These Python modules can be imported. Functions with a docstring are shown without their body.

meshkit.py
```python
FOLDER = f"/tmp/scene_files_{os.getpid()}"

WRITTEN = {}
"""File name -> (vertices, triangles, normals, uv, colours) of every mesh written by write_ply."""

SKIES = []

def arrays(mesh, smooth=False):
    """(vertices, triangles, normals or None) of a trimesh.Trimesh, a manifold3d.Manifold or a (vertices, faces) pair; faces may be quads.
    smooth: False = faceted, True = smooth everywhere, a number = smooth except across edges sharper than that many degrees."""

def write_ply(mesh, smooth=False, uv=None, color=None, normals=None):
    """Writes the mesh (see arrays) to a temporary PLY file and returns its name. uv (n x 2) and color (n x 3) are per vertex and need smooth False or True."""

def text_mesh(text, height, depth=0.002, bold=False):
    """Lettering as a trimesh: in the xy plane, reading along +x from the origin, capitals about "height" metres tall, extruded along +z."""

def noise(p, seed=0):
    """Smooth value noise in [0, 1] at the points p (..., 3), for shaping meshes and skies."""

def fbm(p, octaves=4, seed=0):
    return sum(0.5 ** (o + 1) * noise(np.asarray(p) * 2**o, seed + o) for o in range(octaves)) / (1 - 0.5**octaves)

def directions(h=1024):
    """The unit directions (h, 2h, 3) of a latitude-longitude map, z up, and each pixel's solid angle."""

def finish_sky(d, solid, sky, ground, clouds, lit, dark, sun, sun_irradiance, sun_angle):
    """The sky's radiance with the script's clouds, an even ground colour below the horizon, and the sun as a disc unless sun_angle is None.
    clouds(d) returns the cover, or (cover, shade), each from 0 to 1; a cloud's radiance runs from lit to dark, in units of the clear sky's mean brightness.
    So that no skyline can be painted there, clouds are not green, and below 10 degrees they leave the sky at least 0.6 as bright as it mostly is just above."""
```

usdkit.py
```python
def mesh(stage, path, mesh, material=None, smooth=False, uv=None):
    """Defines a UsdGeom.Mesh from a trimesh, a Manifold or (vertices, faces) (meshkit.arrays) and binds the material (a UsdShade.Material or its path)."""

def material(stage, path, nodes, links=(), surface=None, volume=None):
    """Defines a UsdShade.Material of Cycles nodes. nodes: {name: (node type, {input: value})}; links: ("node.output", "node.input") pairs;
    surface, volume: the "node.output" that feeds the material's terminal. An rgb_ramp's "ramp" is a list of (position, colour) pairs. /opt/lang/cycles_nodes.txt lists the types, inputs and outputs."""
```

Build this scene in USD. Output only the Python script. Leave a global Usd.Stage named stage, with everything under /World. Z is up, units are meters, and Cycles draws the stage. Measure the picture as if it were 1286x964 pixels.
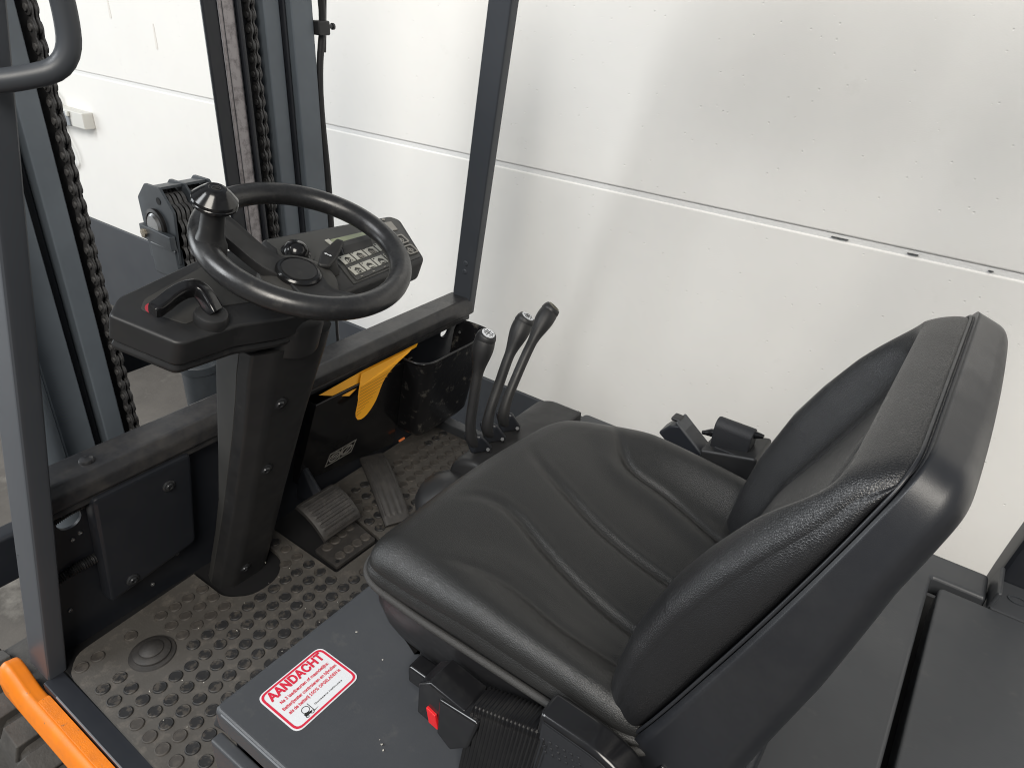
import math, random
import numpy as np, trimesh
import usdkit, meshkit
from pxr import Usd, UsdGeom, UsdLux, UsdShade, Gf, Sdf
from shapely.geometry import Polygon, Point
from scipy.spatial import cKDTree
random.seed(7); rng = np.random.default_rng(7)
stage = Usd.Stage.CreateInMemory()
UsdGeom.SetStageUpAxis(stage, UsdGeom.Tokens.z); UsdGeom.SetStageMetersPerUnit(stage, 1.0)
UsdGeom.Xform.Define(stage, '/World'); UsdGeom.Scope.Define(stage, '/World/Looks')
DZ = 0.65            # the cab floor lies this far above the hall floor; shapes below are given from the cab floor

# ------------------------------------------------------------------ camera
cam = UsdGeom.Camera.Define(stage, '/World/camera')
R = np.array([[-0.81080985, -0.58268457, 0.0553721], [-0.32608006, 0.37111965, -0.86944925], [0.48606499, -0.72301376, -0.49090929]])
M = np.eye(4); M[0, :3] = R[0]; M[1, :3] = -R[1]; M[2, :3] = -R[2]; M[3, :3] = (0, 0, 1.15 + DZ)
cam.AddTransformOp().Set(Gf.Matrix4d(M.tolist()))
cam.CreateHorizontalApertureAttr(36.0); cam.CreateVerticalApertureAttr(36.0 * 767 / 1024)
cam.CreateFocalLengthAttr(36.0 * 885.16 / 1286); cam.CreateClippingRangeAttr(Gf.Vec2f(0.02, 100))
cam.GetPrim().CreateAttribute('exposure', Sdf.ValueTypeNames.Float).Set(0.0)

# ------------------------------------------------------------------ light: pale daylight of the hall, one wide door and roof lights
dome_mat = usdkit.material(stage, '/World/Looks/hall_light', {'b': ('background_shader', {'color': (0.86, 0.93, 1.0), 'strength': 0.28})}, surface='b.background')
dome = UsdLux.DomeLight.Define(stage, '/World/hall_daylight'); UsdShade.MaterialBindingAPI.Apply(dome.GetPrim()).Bind(dome_mat)
def rect_light(name, pos, target, w, h, inten, col):
    l = UsdLux.RectLight.Define(stage, '/World/' + name)
    p, t = np.array(pos, float), np.array(target, float); z = p - t; z /= np.linalg.norm(z)
    x = np.cross([0, 0, 1.0], z); x = np.array([1.0, 0, 0]) if np.linalg.norm(x) < 1e-4 else x / np.linalg.norm(x); y = np.cross(z, x)
    m = np.eye(4); m[0, :3] = x; m[1, :3] = y; m[2, :3] = z; m[3, :3] = p
    l.AddTransformOp().Set(Gf.Matrix4d(m.tolist())); l.CreateWidthAttr(w); l.CreateHeightAttr(h)
    l.CreateIntensityAttr(inten); l.CreateColorAttr(Gf.Vec3f(*col)); l.CreateNormalizeAttr(False)
rect_light('roof_light_front', (3.4, 4.2, 6.4), (0.2, -1.6, 1.2), 2.8, 3.6, 12.2, (0.96, 0.98, 1.0))
rect_light('roof_light_rear', (-2.4, 3.2, 5.8), (-0.4, -1.6, 1.2), 2.8, 3.2, 15.5, (1.0, 0.945, 0.86))
rect_light('door_light', (8.5, 2.6, 2.3), (0.4, -0.9, 1.2), 4.0, 3.6, 5.4, (0.94, 0.98, 1.0))

# ------------------------------------------------------------------ naming, tagging
ORIGIN, SEEN = {}, {}
def num(path):
    if path not in SEEN: SEEN[path] = 0; return path
    SEEN[path] += 1; return f'{path}_{SEEN[path]:03d}'
def tag(prim, **kw):
    for k, v in kw.items(): prim.SetCustomDataByKey(k, v)
def thing(name, base, label, cat, group=None):
    p = num('/World/' + name); x = UsdGeom.Xform.Define(stage, p); x.AddTranslateOp().Set(Gf.Vec3d(*base)); ORIGIN[p] = np.array(base, float)
    tag(x.GetPrim(), label=label, category=cat)
    if group: tag(x.GetPrim(), group=group)
    return p
def group(name, parent, label=None):
    p = num(parent + '/' + name); x = UsdGeom.Xform.Define(stage, p); ORIGIN[p] = ORIGIN[parent]
    if label: tag(x.GetPrim(), label=label)
    return p
def part(name, mesh, mat, parent='/World', smooth=32, label=None, kind=None, **kw):
    if isinstance(mesh, list): mesh = trimesh.util.concatenate(mesh)
    mesh = mesh.copy(); mesh.apply_translation(np.array([0, 0, DZ]) - ORIGIN.get(parent, 0))
    p = num(parent + '/' + name); ORIGIN[p] = ORIGIN.get(parent, np.zeros(3))
    m = usdkit.mesh(stage, p, mesh, L[mat], smooth=smooth)
    if label: tag(m.GetPrim(), label=label)
    if kind: tag(m.GetPrim(), kind=kind)
    if kw: tag(m.GetPrim(), **kw)
    return p

# ------------------------------------------------------------------ materials
L = {}
def mat(name, col, rough=0.5, metal=0.0, spec=0.5, var=None, bump=(), roughvar=None, coat=0.0, sheen=0.0, dust=None):
    """var: (scale, other colour, low, high) noise mottling; bump: list of (kind, scale, distance, strength); dust: (colour, scale, low, high) wear with its own shape"""
    n = {'g': ('geometry', {}), 'p': ('principled_bsdf', {'base_color': col, 'roughness': rough, 'metallic': metal, 'specular_ior_level': spec, 'coat_weight': coat, 'sheen_weight': sheen})}
    k = []
    src = None
    for i, v in enumerate([x for x in (var, dust and (dust[1], dust[0], dust[2], dust[3])) if x]):
        n[f'vn{i}'] = ('noise_texture', {'scale': v[0], 'detail': 6.0, 'roughness': 0.65})
        n[f'vr{i}'] = ('map_range', {'from_min': v[2], 'from_max': v[3], 'clamp': True})
        n[f'vm{i}'] = ('mix_color', {'a': col, 'b': v[1]})
        k += [('g.position', f'vn{i}.vector'), (f'vn{i}.fac', f'vr{i}.value'), (f'vr{i}.result', f'vm{i}.fac')]
        if src: k.append((src, f'vm{i}.a'))
        src = f'vm{i}.result'
    if src: k.append((src, 'p.base_color'))
    if roughvar:
        n['rn'] = ('noise_texture', {'scale': roughvar[0], 'detail': 5.0, 'roughness': 0.6}); n['rr'] = ('map_range', {'from_min': 0.3, 'from_max': 0.7, 'to_min': roughvar[1], 'to_max': roughvar[2], 'clamp': True})
        k += [('g.position', 'rn.vector'), ('rn.fac', 'rr.value'), ('rr.result', 'p.roughness')]
    prev = None
    for i, (kind, sc, dist, st) in enumerate(bump):
        if kind == 'noise': n[f'bn{i}'] = ('noise_texture', {'scale': sc, 'detail': 3.0, 'roughness': 0.6}); out = f'bn{i}.fac'
        else: n[f'bn{i}'] = ('voronoi_texture', {'scale': sc, 'feature': 'distance_to_edge' if kind == 'crack' else 'f1'}); out = f'bn{i}.distance'
        n[f'bb{i}'] = ('bump', {'distance': dist, 'strength': st})
        k += [('g.position', f'bn{i}.vector'), (out, f'bb{i}.height')]
        if kind == 'crack':
            n[f'bc{i}'] = ('map_range', {'from_min': 0.0, 'from_max': 0.22, 'clamp': True}); k[-1:] = [(out, f'bc{i}.value'), (f'bc{i}.result', f'bb{i}.height')]
        if kind == 'pits':
            n[f'bc{i}'] = ('map_range', {'from_min': 0.02, 'from_max': 0.10, 'clamp': True}); k[-1:] = [(out, f'bc{i}.value'), (f'bc{i}.result', f'bb{i}.height')]
        if prev: k.append((prev, f'bb{i}.normal'))
        prev = f'bb{i}.normal'
    if prev: k.append((prev, 'p.normal'))
    L[name] = usdkit.material(stage, '/World/Looks/' + name, n, k, surface='p.BSDF')
mat('anthracite_paint', (0.043, 0.048, 0.056), 0.42, var=(5, (0.050, 0.055, 0.063), .3, .7), bump=[('noise', 900, .0004, .12)], roughvar=(14, .34, .5))
mat('hood_paint', (0.043, 0.047, 0.054), 0.40, var=(4, (0.052, 0.055, 0.060), .3, .7), dust=((0.085, 0.085, 0.083), 26, .60, .85), bump=[('noise', 1000, .0004, .3), ('noise', 180, .0008, .1)], roughvar=(9, .34, .54))
mat('pillar_paint', (0.050, 0.056, 0.066), 0.40, var=(7, (0.058, 0.063, 0.072), .3, .7), bump=[('noise', 900, .0003, .1)])
mat('mast_paint', (0.115, 0.135, 0.157), 0.38, var=(9, (0.098, 0.115, 0.134), .35, .7), bump=[('noise', 500, .0004, .15)])
mat('pulley_paint', (0.060, 0.070, 0.082), 0.40, var=(20, (0.045, 0.052, 0.06), .4, .7), bump=[('noise', 500, .0005, .2)])
mat('dark_paint', (0.0145, 0.0165, 0.0215), 0.40, var=(11, (0.020, 0.0215, 0.026), .45, .75), bump=[('noise', 700, .0004, .15)])
mat('worn_steel', (0.33, 0.31, 0.32), 0.42, 0.25, var=(60, (0.15, 0.135, 0.14), .45, .7), bump=[('noise', 300, .0005, .2)])
mat('bar_paint', (0.028, 0.028, 0.030), 0.28, var=(16, (0.060, 0.056, 0.052), .45, .75), bump=[('noise', 700, .0003, .1)], roughvar=(30, .24, .42))
mat('chain_steel', (0.085, 0.085, 0.087), 0.40, 0.2, var=(90, (0.045, 0.044, 0.044), .45, .65), bump=[('noise', 400, .0006, .3)])
mat('chain_pin', (0.15, 0.148, 0.148), 0.34, 0.4)
mat('chain_dark', (0.020, 0.019, 0.019), 0.45, 0.3, bump=[('noise', 400, .0006, .3)])
mat('black_plastic', (0.0180, 0.0183, 0.0195), 0.42, var=(14, (0.027, 0.0265, 0.0262), .45, .8), dust=((0.052, 0.050, 0.047), 38, .62, .80), bump=[('noise', 1600, .0003, .3)], roughvar=(25, .38, .55))
mat('grey_plastic', (0.036, 0.036, 0.035), 0.55, var=(14, (0.045, 0.043, 0.040), .45, .8), bump=[('noise', 1600, .0003, .3)])
mat('gloss_black', (0.009, 0.009, 0.010), 0.16, var=(30, (0.016, 0.016, 0.016), .5, .8))
mat('bin_plastic', (0.010, 0.010, 0.011), 0.24, dust=((0.075, 0.070, 0.062), 34, .585, .68), bump=[('noise', 60, .003, .25)])
mat('rim_rubber', (0.017, 0.017, 0.018), 0.30, spec=.6, dust=((0.045, 0.043, 0.041), 45, .57, .72), bump=[('noise', 1200, .0003, .3)], roughvar=(40, .20, .40))
mat('display_face', (0.040, 0.040, 0.038), 0.40, bump=[('noise', 1500, .0002, .15)])
mat('icon_pale', (0.42, 0.42, 0.38), 0.5)
mat('icon_grey', (0.22, 0.21, 0.19), 0.5)
mat('lcd_green', (0.24, 0.27, 0.17), 0.22)
mat('white_print', (0.64, 0.66, 0.69), 0.45)
mat('worn_print', (0.20, 0.18, 0.12), 0.5, var=(300, (0.07, 0.065, 0.05), .4, .6))
mat('black_print', (0.02, 0.02, 0.02), 0.5)
mat('red_print', (0.55, 0.020, 0.050), 0.45)
mat('red_plastic', (0.62, 0.015, 0.020), 0.30)
mat('dull_red', (0.33, 0.030, 0.045), 0.45)
mat('vinyl_top', (0.0135, 0.0135, 0.0133), 0.42, spec=.5, bump=[('crack', 520, .0005, .34), ('noise', 1100, .0003, .25), ('noise', 45, .003, .06)], roughvar=(12, .33, .45))
mat('vinyl_grain', (0.0115, 0.0117, 0.0128), 0.34, spec=.55, bump=[('crack', 520, .0005, .36), ('noise', 1100, .0003, .25), ('noise', 40, .003, .08)], roughvar=(18, .29, .40))
mat('seat_shell', (0.016, 0.017, 0.020), 0.36, var=(10, (0.022, 0.023, 0.025), .5, .8), bump=[('noise', 1500, .0003, .3)], roughvar=(20, .28, .42))
mat('seat_skirt', (0.013, 0.013, 0.014), 0.38, bump=[('noise', 40, .004, .3), ('noise', 1200, .0003, .2)], dust=((0.04, 0.04, 0.04), 60, .62, .75))
mat('cord', (0.032, 0.031, 0.030), 0.6, bump=[('noise', 900, .0012, .7)])
mat('belt_web', (0.016, 0.017, 0.020), 0.6, bump=[('noise', 900, .0008, .6)])
mat('mat_rubber', (0.072, 0.067, 0.061), 0.75, var=(9, (0.055, 0.049, 0.043), .4, .75), dust=((0.130, 0.115, 0.100), 45, .52, .8), bump=[('noise', 220, .0012, .4)])
mat('stud_clean', (0.017, 0.017, 0.018), 0.55, dust=((0.060, 0.053, 0.046), 70, .50, .60), bump=[('noise', 300, .001, .3)])
mat('stud_dusty', (0.045, 0.040, 0.036), 0.65, dust=((0.075, 0.066, 0.057), 60, .45, .65), bump=[('noise', 300, .001, .3)])
mat('pedal_rubber', (0.028, 0.026, 0.025), 0.6, var=(40, (0.045, 0.041, 0.038), .45, .7), bump=[('noise', 400, .001, .3)])
mat('hole_dark', (0.004, 0.004, 0.005), 0.7)
mat('orange_paint', (0.76, 0.20, 0.008), 0.45, var=(30, (0.62, 0.165, 0.012), .4, .7), dust=((0.22, 0.12, 0.06), 110, .62, .70), bump=[('noise', 420, .0016, .45)])
mat('orange_smooth', (0.76, 0.20, 0.008), 0.42, var=(22, (0.64, 0.17, 0.012), .4, .7), dust=((0.20, 0.12, 0.07), 60, .66, .72), bump=[('noise', 420, .0005, .2)])
mat('bare_edge', (0.55, 0.57, 0.60), 0.3, 0.8)
mat('tyre_rubber', (0.046, 0.043, 0.040), 0.75, var=(20, (0.075, 0.070, 0.064), .4, .7), bump=[('noise', 120, .003, .4)])
mat('yellow_card', (0.95, 0.42, 0.010), 0.55, bump=[('noise', 80, .001, .1)])
mat('yellow_shade_line', (0.40, 0.19, 0.012), 0.6)
mat('bright_bolt', (0.42, 0.42, 0.42), 0.28, 0.9, bump=[('noise', 500, .0005, .3)])
mat('zinc_bolt', (0.50, 0.46, 0.38), 0.4, 0.7, var=(300, (0.25, 0.2, 0.14), .4, .6))
mat('dark_bolt', (0.05, 0.052, 0.056), 0.30, 0.5)
mat('concrete_floor', (0.13, 0.118, 0.105), 0.5, var=(2.5, (0.075, 0.068, 0.06), .35, .65), dust=((0.24, 0.225, 0.20), 5, .56, .75), bump=[('noise', 60, .003, .3)])
mat('wall_white', (0.82, 0.805, 0.770), 0.75, spec=.3, var=(1.3, (0.775, 0.76, 0.73), .35, .7), dust=((0.72, 0.70, 0.66), 9, .66, .9), bump=[('pits', 34, .003, .45), ('noise', 320, .0012, .22)])
mat('wall_stain', (0.72, 0.69, 0.64), 0.7)
mat('wall_joint', (0.74, 0.735, 0.72), 0.6, bump=[('noise', 90, .003, .5)])
mat('plinth_paint', (0.040, 0.044, 0.052), 0.5, var=(4, (0.052, 0.056, 0.062), .35, .7), bump=[('noise', 300, .0012, .2)])
mat('socket_white', (0.62, 0.61, 0.57), 0.45)
mat('socket_grey', (0.21, 0.225, 0.24), 0.5)
mat('cable_grey', (0.28, 0.28, 0.27), 0.5)
mat('orange_bit', (0.75, 0.20, 0.06), 0.5)
mat('grit', (0.55, 0.53, 0.48), 0.6)

# ------------------------------------------------------------------ mesh helpers
def A(*p): return np.array(p, float)
def unit(v): v = np.asarray(v, float); return v / np.linalg.norm(v)
def frame(m, o, ex, ey, ez):
    T = np.eye(4); T[:3, 0] = ex; T[:3, 1] = ey; T[:3, 2] = ez; T[:3, 3] = o
    m = m.copy(); m.apply_transform(T)
    if np.linalg.det(T[:3, :3]) < 0: m.invert()
    return m
ICO = trimesh.creation.icosphere(1).vertices
def rb(c, s, r=0.004, rot=None):
    """box with rounded edges: centre, size"""
    c, s = np.array(c, float), np.array(s, float) / 2; r = min(r, s.min() * .98)
    pts = np.vstack([A(x, y, z) * (s - r) + ICO * r for x in (-1, 1) for y in (-1, 1) for z in (-1, 1)])
    m = trimesh.Trimesh(pts).convex_hull
    if rot is not None: m.apply_transform(rot_m(*rot))
    m.apply_translation(c); return m
def rbox(lo, hi, r=0.004): lo, hi = np.minimum(lo, hi), np.maximum(lo, hi); return rb((lo + hi) / 2, hi - lo, r)
def rot_m(axis, deg): return trimesh.transformations.rotation_matrix(math.radians(deg), axis)
def hull(pts, r=0.0):
    pts = np.array(pts, float)
    return trimesh.Trimesh(np.vstack([p + ICO * r for p in pts]) if r else pts).convex_hull
def rings_mesh(rings, caps=True, closed=False):
    n = len(rings[0]); v = np.vstack(rings); f = []
    K = len(rings)
    i = np.arange(n); j = (i + 1) % n
    for k in range(K if closed else K - 1):
        a, b = k * n, ((k + 1) % K) * n
        f += [np.stack([a + i, a + j, b + j], 1), np.stack([a + i, b + j, b + i], 1)]
    if caps and not closed:
        for k, flip in ((0, True), (K - 1, False)):
            v = np.vstack([v, rings[k].mean(0)]); c = len(v) - 1; q = np.stack([k * n + i, k * n + j, np.full(n, c)], 1)
            f.append(q[:, ::-1] if flip else q)
    m = trimesh.Trimesh(v, np.vstack(f), process=False)
    if m.volume < 0: m.invert()
    return m
def path_frames(P, up=None):
    P = np.array(P, float); T = np.gradient(P, axis=0); T /= np.linalg.norm(T, axis=1)[:, None]
    n = np.cross(T[0], up if up is not None else ([0, 0, 1.0] if abs(T[0][2]) < .9 else [1.0, 0, 0])); n /= np.linalg.norm(n); N = []
    for t in T:
        n = n - t * (n @ t); n /= np.linalg.norm(n); N.append(n)
    N = np.array(N); return P, T, N, np.cross(T, N)
def spline(P, n):
    from scipy.interpolate import CubicSpline
    P = np.array(P, float); d = np.r_[0, np.cumsum(np.linalg.norm(np.diff(P, axis=0), axis=1))]
    return CubicSpline(d, P)(np.linspace(0, d[-1], n))
def resample(P, n):
    P = np.vstack([P, P[:1]]); d = np.r_[0, np.cumsum(np.linalg.norm(np.diff(P, axis=0), axis=1))]; t = np.linspace(0, d[-1], n + 1)[:-1]
    Q = np.stack([np.interp(t, d, P[:, k]) for k in range(P.shape[1])], 1)
    for _ in range(6): Q = (np.roll(Q, 1, 0) + 2 * Q + np.roll(Q, -1, 0)) / 4
    return Q
def tube(P, r, n=14, sec=None, up=None, caps=True):
    P, T, N, B = path_frames(P, up); r = np.broadcast_to(r, len(P))
    if sec is None: a = np.linspace(0, 2 * np.pi, n, endpoint=False); sec = np.stack([np.cos(a), np.sin(a)], 1)
    return rings_mesh([P[k] + r[k] * (sec[:, :1] * N[k] + sec[:, 1:] * B[k]) for k in range(len(P))], caps)
def lathe(prof, n=28, o=(0, 0, 0), axis=(0, 0, 1)):
    a = np.linspace(0, 2 * np.pi, n, endpoint=False)
    m = rings_mesh([np.stack([max(r, 1e-5) * np.cos(a), max(r, 1e-5) * np.sin(a), np.full(n, z)], 1) for r, z in prof])
    ez = unit(axis); ex = unit(np.cross([0, 1, 0.1], ez)); return frame(m, o, ex, np.cross(ez, ex), ez)
def rpoly(pts, r, n=5):
    pts = np.array(pts, float); out = []; N = len(pts); r = np.broadcast_to(r, N)
    for i in range(N):
        p, a, b = pts[i], pts[i - 1], pts[(i + 1) % N]; u, v = unit(a - p), unit(b - p)
        d = min(r[i], .45 * np.linalg.norm(a - p), .45 * np.linalg.norm(b - p)); s, e = p + u * d, p + v * d
        out += [(1 - t) ** 2 * s + 2 * t * (1 - t) * p + t * t * e for t in np.linspace(0, 1, n)]
    return np.array(out)
def ccw(p): p = np.array(p, float); return p if Polygon(p).exterior.is_ccw else p[::-1]
def inset(p, b):
    e = np.roll(p, -1, 0) - p; e /= np.maximum(np.linalg.norm(e, axis=1), 1e-9)[:, None]; nr = np.stack([-e[:, 1], e[:, 0]], 1)
    n = nr + np.roll(nr, 1, 0); n /= np.maximum(np.linalg.norm(n, axis=1), 1e-9)[:, None]; c = np.maximum((n * nr).sum(1), .5)
    return p + n * (b / c)[:, None]
def prism(pts, z0, z1, b=0.0, holes=(), steps=2):
    """a flat outline given thickness along +z, its edges rounded by b"""
    p = ccw(pts)
    if holes or not b:
        return frame(trimesh.creation.extrude_polygon(Polygon(p, [np.array(h) for h in holes]), z1 - z0, engine='earcut'), (0, 0, z0), *np.eye(3))
    lay = []
    for t in np.linspace(0, math.pi / 2, steps + 1): lay.append((b * (1 - math.sin(t)), z0 + b * (1 - math.cos(t))))
    lay += [(i, z0 + z1 - z) for i, z in lay[::-1]]
    n = len(p); rings = [np.c_[inset(p, i), np.full(n, z)] for i, z in lay]
    m = rings_mesh(rings, caps=False)
    cap_v, cap_f = trimesh.creation.triangulate_polygon(Polygon(rings[0][:, :2]), engine='earcut')
    idx = cKDTree(rings[0][:, :2]).query(cap_v)[1]; f = idx[cap_f]
    ar = np.cross(rings[0][f[:, 1], :2] - rings[0][f[:, 0], :2], rings[0][f[:, 2], :2] - rings[0][f[:, 0], :2]); f[ar < 0] = f[ar < 0][:, ::-1]
    m = trimesh.Trimesh(m.vertices, np.vstack([m.faces, f[:, ::-1], f + n * (len(rings) - 1)]), process=False)
    return m
def flat(m, o, ex, ey):  # lay an xy drawing on a plane
    ex = unit(ex); ey = np.asarray(ey, float); ey = unit(ey - ex * (ey @ ex)); return frame(m, o, ex, ey, np.cross(ex, ey))
def bolt(o, axis, r=0.009, h=0.005, hexa=True):
    """a washer-faced screw with a sunk socket"""
    return lathe([(r, 0), (r, h * .5), (r * .85, h * .9), (r * .55, h), (r * .5, h * .45), (0, h * .4)], 12 if not hexa else 18, o, axis)
def pad(outline, top, thick, edge, nr=46, rounding=(0.03, 0.02), side=None, bot_round=0.008):
    """a cushion: outline (u, v), height top(u, v) over the base plane at 0, a rounded rim and a side wall going down to -thick"""
    P = ccw(outline); c = P.mean(0); N = len(P)
    r = np.linspace(0.02, .7, nr // 2 * 2); r[:nr // 2] = np.linspace(0.02, .7, nr // 2)
    r[nr // 2:] = .7 + .3 * np.sin(np.linspace(0, 1, nr // 2) * np.pi / 2)
    tree = cKDTree(np.vstack([P * (1 - t) + np.roll(P, -1, 0) * t for t in np.linspace(0, 1, 6)[:-1]]))
    rings = []
    for k in r:
        q = c + k * (P - c); d = tree.query(q)[0]; Rh, Rv = rounding; x = np.clip(1 - d / Rh, 0, 1)
        rings.append(np.c_[q, top(q[:, 0], q[:, 1]) - Rv * (1 - np.sqrt(np.maximum(0, 1 - x * x)))])
    last = rings[-1][:, 2]
    for t in np.linspace(0, 1, 7)[1:]:
        bulge = (side or 0) * math.sin(t * math.pi); z = last * (1 - t) - thick * t
        rings.append(np.c_[inset(P, -bulge + (bot_round * (t - .8) / .2 if t > .8 else 0)), z])
    return rings_mesh(rings)
def text(s, h, o, ex, ey, depth=0.0006, bold=True, width=None, center=False):
    m = meshkit.text_mesh(s, h, depth, bold)
    if width: m.apply_scale([width / m.extents[0], 1, 1])
    if center: m.apply_translation([-m.bounds[:, 0].mean(), 0, 0])
    return flat(m, o, ex, ey)
X3, Y3, Z3 = np.eye(3)
def gauss(d, s): return np.exp(-(d / s) ** 2)
def sstep(x, a, b): t = np.clip((x - a) / (b - a), 0, 1); return t * t * (3 - 2 * t)

# ================================================================== the setting
fl = prism([(-6, -1.855), (9, -1.855), (9, 6), (-6, 6)], -0.69, -0.65)
part('floor', fl, 'concrete_floor', smooth=False, kind='structure', label='stained grey concrete hall floor')
wall = thing('wall', (1.0, -1.85, 0), 'white painted concrete wall with a long joint and dark plinth behind the forklift', 'wall')
WY = -1.85
part('panel', rbox(A(-6, WY - .2, -.66), A(9, WY, .650), .006), 'wall_white', wall, label='lower white concrete panel')
part('panel', rbox(A(-6, WY - .2, .664), A(9, WY + .001, 1.80), .007), 'wall_white', wall, label='upper white concrete panel')
part('joint', rbox(A(-6, WY - .1, .64), A(9, WY - .004, .68), .002), 'wall_joint', wall, label='sealed joint between the panels')
part('plinth', rbox(A(-6, WY - .05, -.655), A(9, WY + .012, -.122), .004), 'plinth_paint', wall, label='dark grey painted plinth')
for x0, ln in ((0.305, .040), (.14, .024), (-.02, .010)):
    part('chip', rb((x0, WY - .001, .6565), (ln, .008, .0014), .0006), 'dark_bolt', wall, label='dark gap where the joint filler is missing')
for (x, z, ln, w_) in ((3.535, .96, .075, .016), (3.20, .875, .10, .014)):
    part('stain', frame(prism(rpoly([(-w_ * .3, ln / 2), (w_ * .3, ln / 2), (w_ * .6, -ln / 2), (-w_ * .5, -ln / 2)], w_ * .4, 4), 0, .0012), A(x, WY + .001, z), X3, Z3, -Y3).apply_translation((0, .0015, 0)), 'wall_stain', wall, smooth=False, label='faint beige runs on the wall paint')
# socket strip and its cables on the wall
sk = thing('socket_strip', (4.08, WY, .39 + DZ), 'grey and white triple socket box on the far wall beyond the left mast rail', 'socket')
part('housing', rbox(A(3.90, WY, .395), A(4.30, WY + .055, .475), .006), 'socket_white', sk)
for x in (4.075, 4.175, 4.275): part('flap', rb((x, WY + .058, .430), (.092, .012, .066), .004), 'socket_grey', sk, label='grey hinged socket flap')
for x in (4.065, 4.165, 4.265): part('catch', rb((x - .03, WY + .063, .458), (.024, .012, .026), .004), 'socket_white', sk)
part('cable', tube(spline([(4.24, WY + .03, .40), (4.22, WY + .03, .33), (4.17, WY + .03, .25), (4.17, WY + .03, .19), (4.24, WY + .03, .165), (4.33, WY + .03, .2)], 30), .008, 8), 'cable_grey', sk)
part('cable', tube(spline([(4.18, WY + .02, .47), (4.22, WY + .02, .53), (4.27, WY + .015, .56), (4.30, WY + .015, .8), (4.30, WY + .015, 1.6)], 24), .008, 8), 'cable_grey', sk)
cd = part('cable_duct', [rbox(A(4.33, WY + .0025, -.1), A(4.42, WY + .05, 1.80), .004)], 'socket_white', label='white vertical cable duct on the wall behind the left mast chain', category='cable duct')

# ================================================================== the forklift
F = thing('forklift', (0.4, -0.88, 0), 'dark grey and orange forklift with black vinyl seat and open driver cab', 'forklift')
# ---- pillars and roof guard
def pillar(x, y, z0, z1, sx, sy, lean_y):
    P = lambda z: (A(x - .196 * (z - z0), y + lean_y * (z - z0), z))
    n = 4; b, t = P(z0), P(z1); sec = rpoly([(0, 0), (sx, 0), (sx, sy), (0, sy)], .007, 4)
    return rings_mesh([np.c_[sec + q[:2], np.full(len(sec), q[2])] for q in (b, t)])
part('pillar', pillar(1.145, -.238, -.01, 1.42, .075, -.035, -.095), 'pillar_paint', F, label='near left roof pillar at the frame edge')
part('pillar', pillar(1.118, -1.4205, .345, 1.42, .063, -.030, .097), 'pillar_paint', F, label='far right roof pillar')
for z in (.5, .475): part('pillar_plug', lathe([(.0075, 0), (.0075, .001), (.006, .002), (0, .0022)], 16, (1.118 - .196 * (z - .345) + .03, -1.4205 + .097 * (z - .345), z), (0, 1, -.05)), 'pillar_paint', F)
guard = group('roof_guard', F)
for y in (-.375, -1.345): part('side_beam', rbox(A(-.30, y - .04, 1.40), A(.93, y + .02, 1.47), .012), 'pillar_paint', guard)
for x in (-.25, .02, .25, .48, .70, .88): part('cross_bar', rbox(A(x, -1.34, 1.415), A(x + .04, -.37, 1.455), .006), 'pillar_paint', guard)
rp = group('rear_pillar', F)
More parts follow.
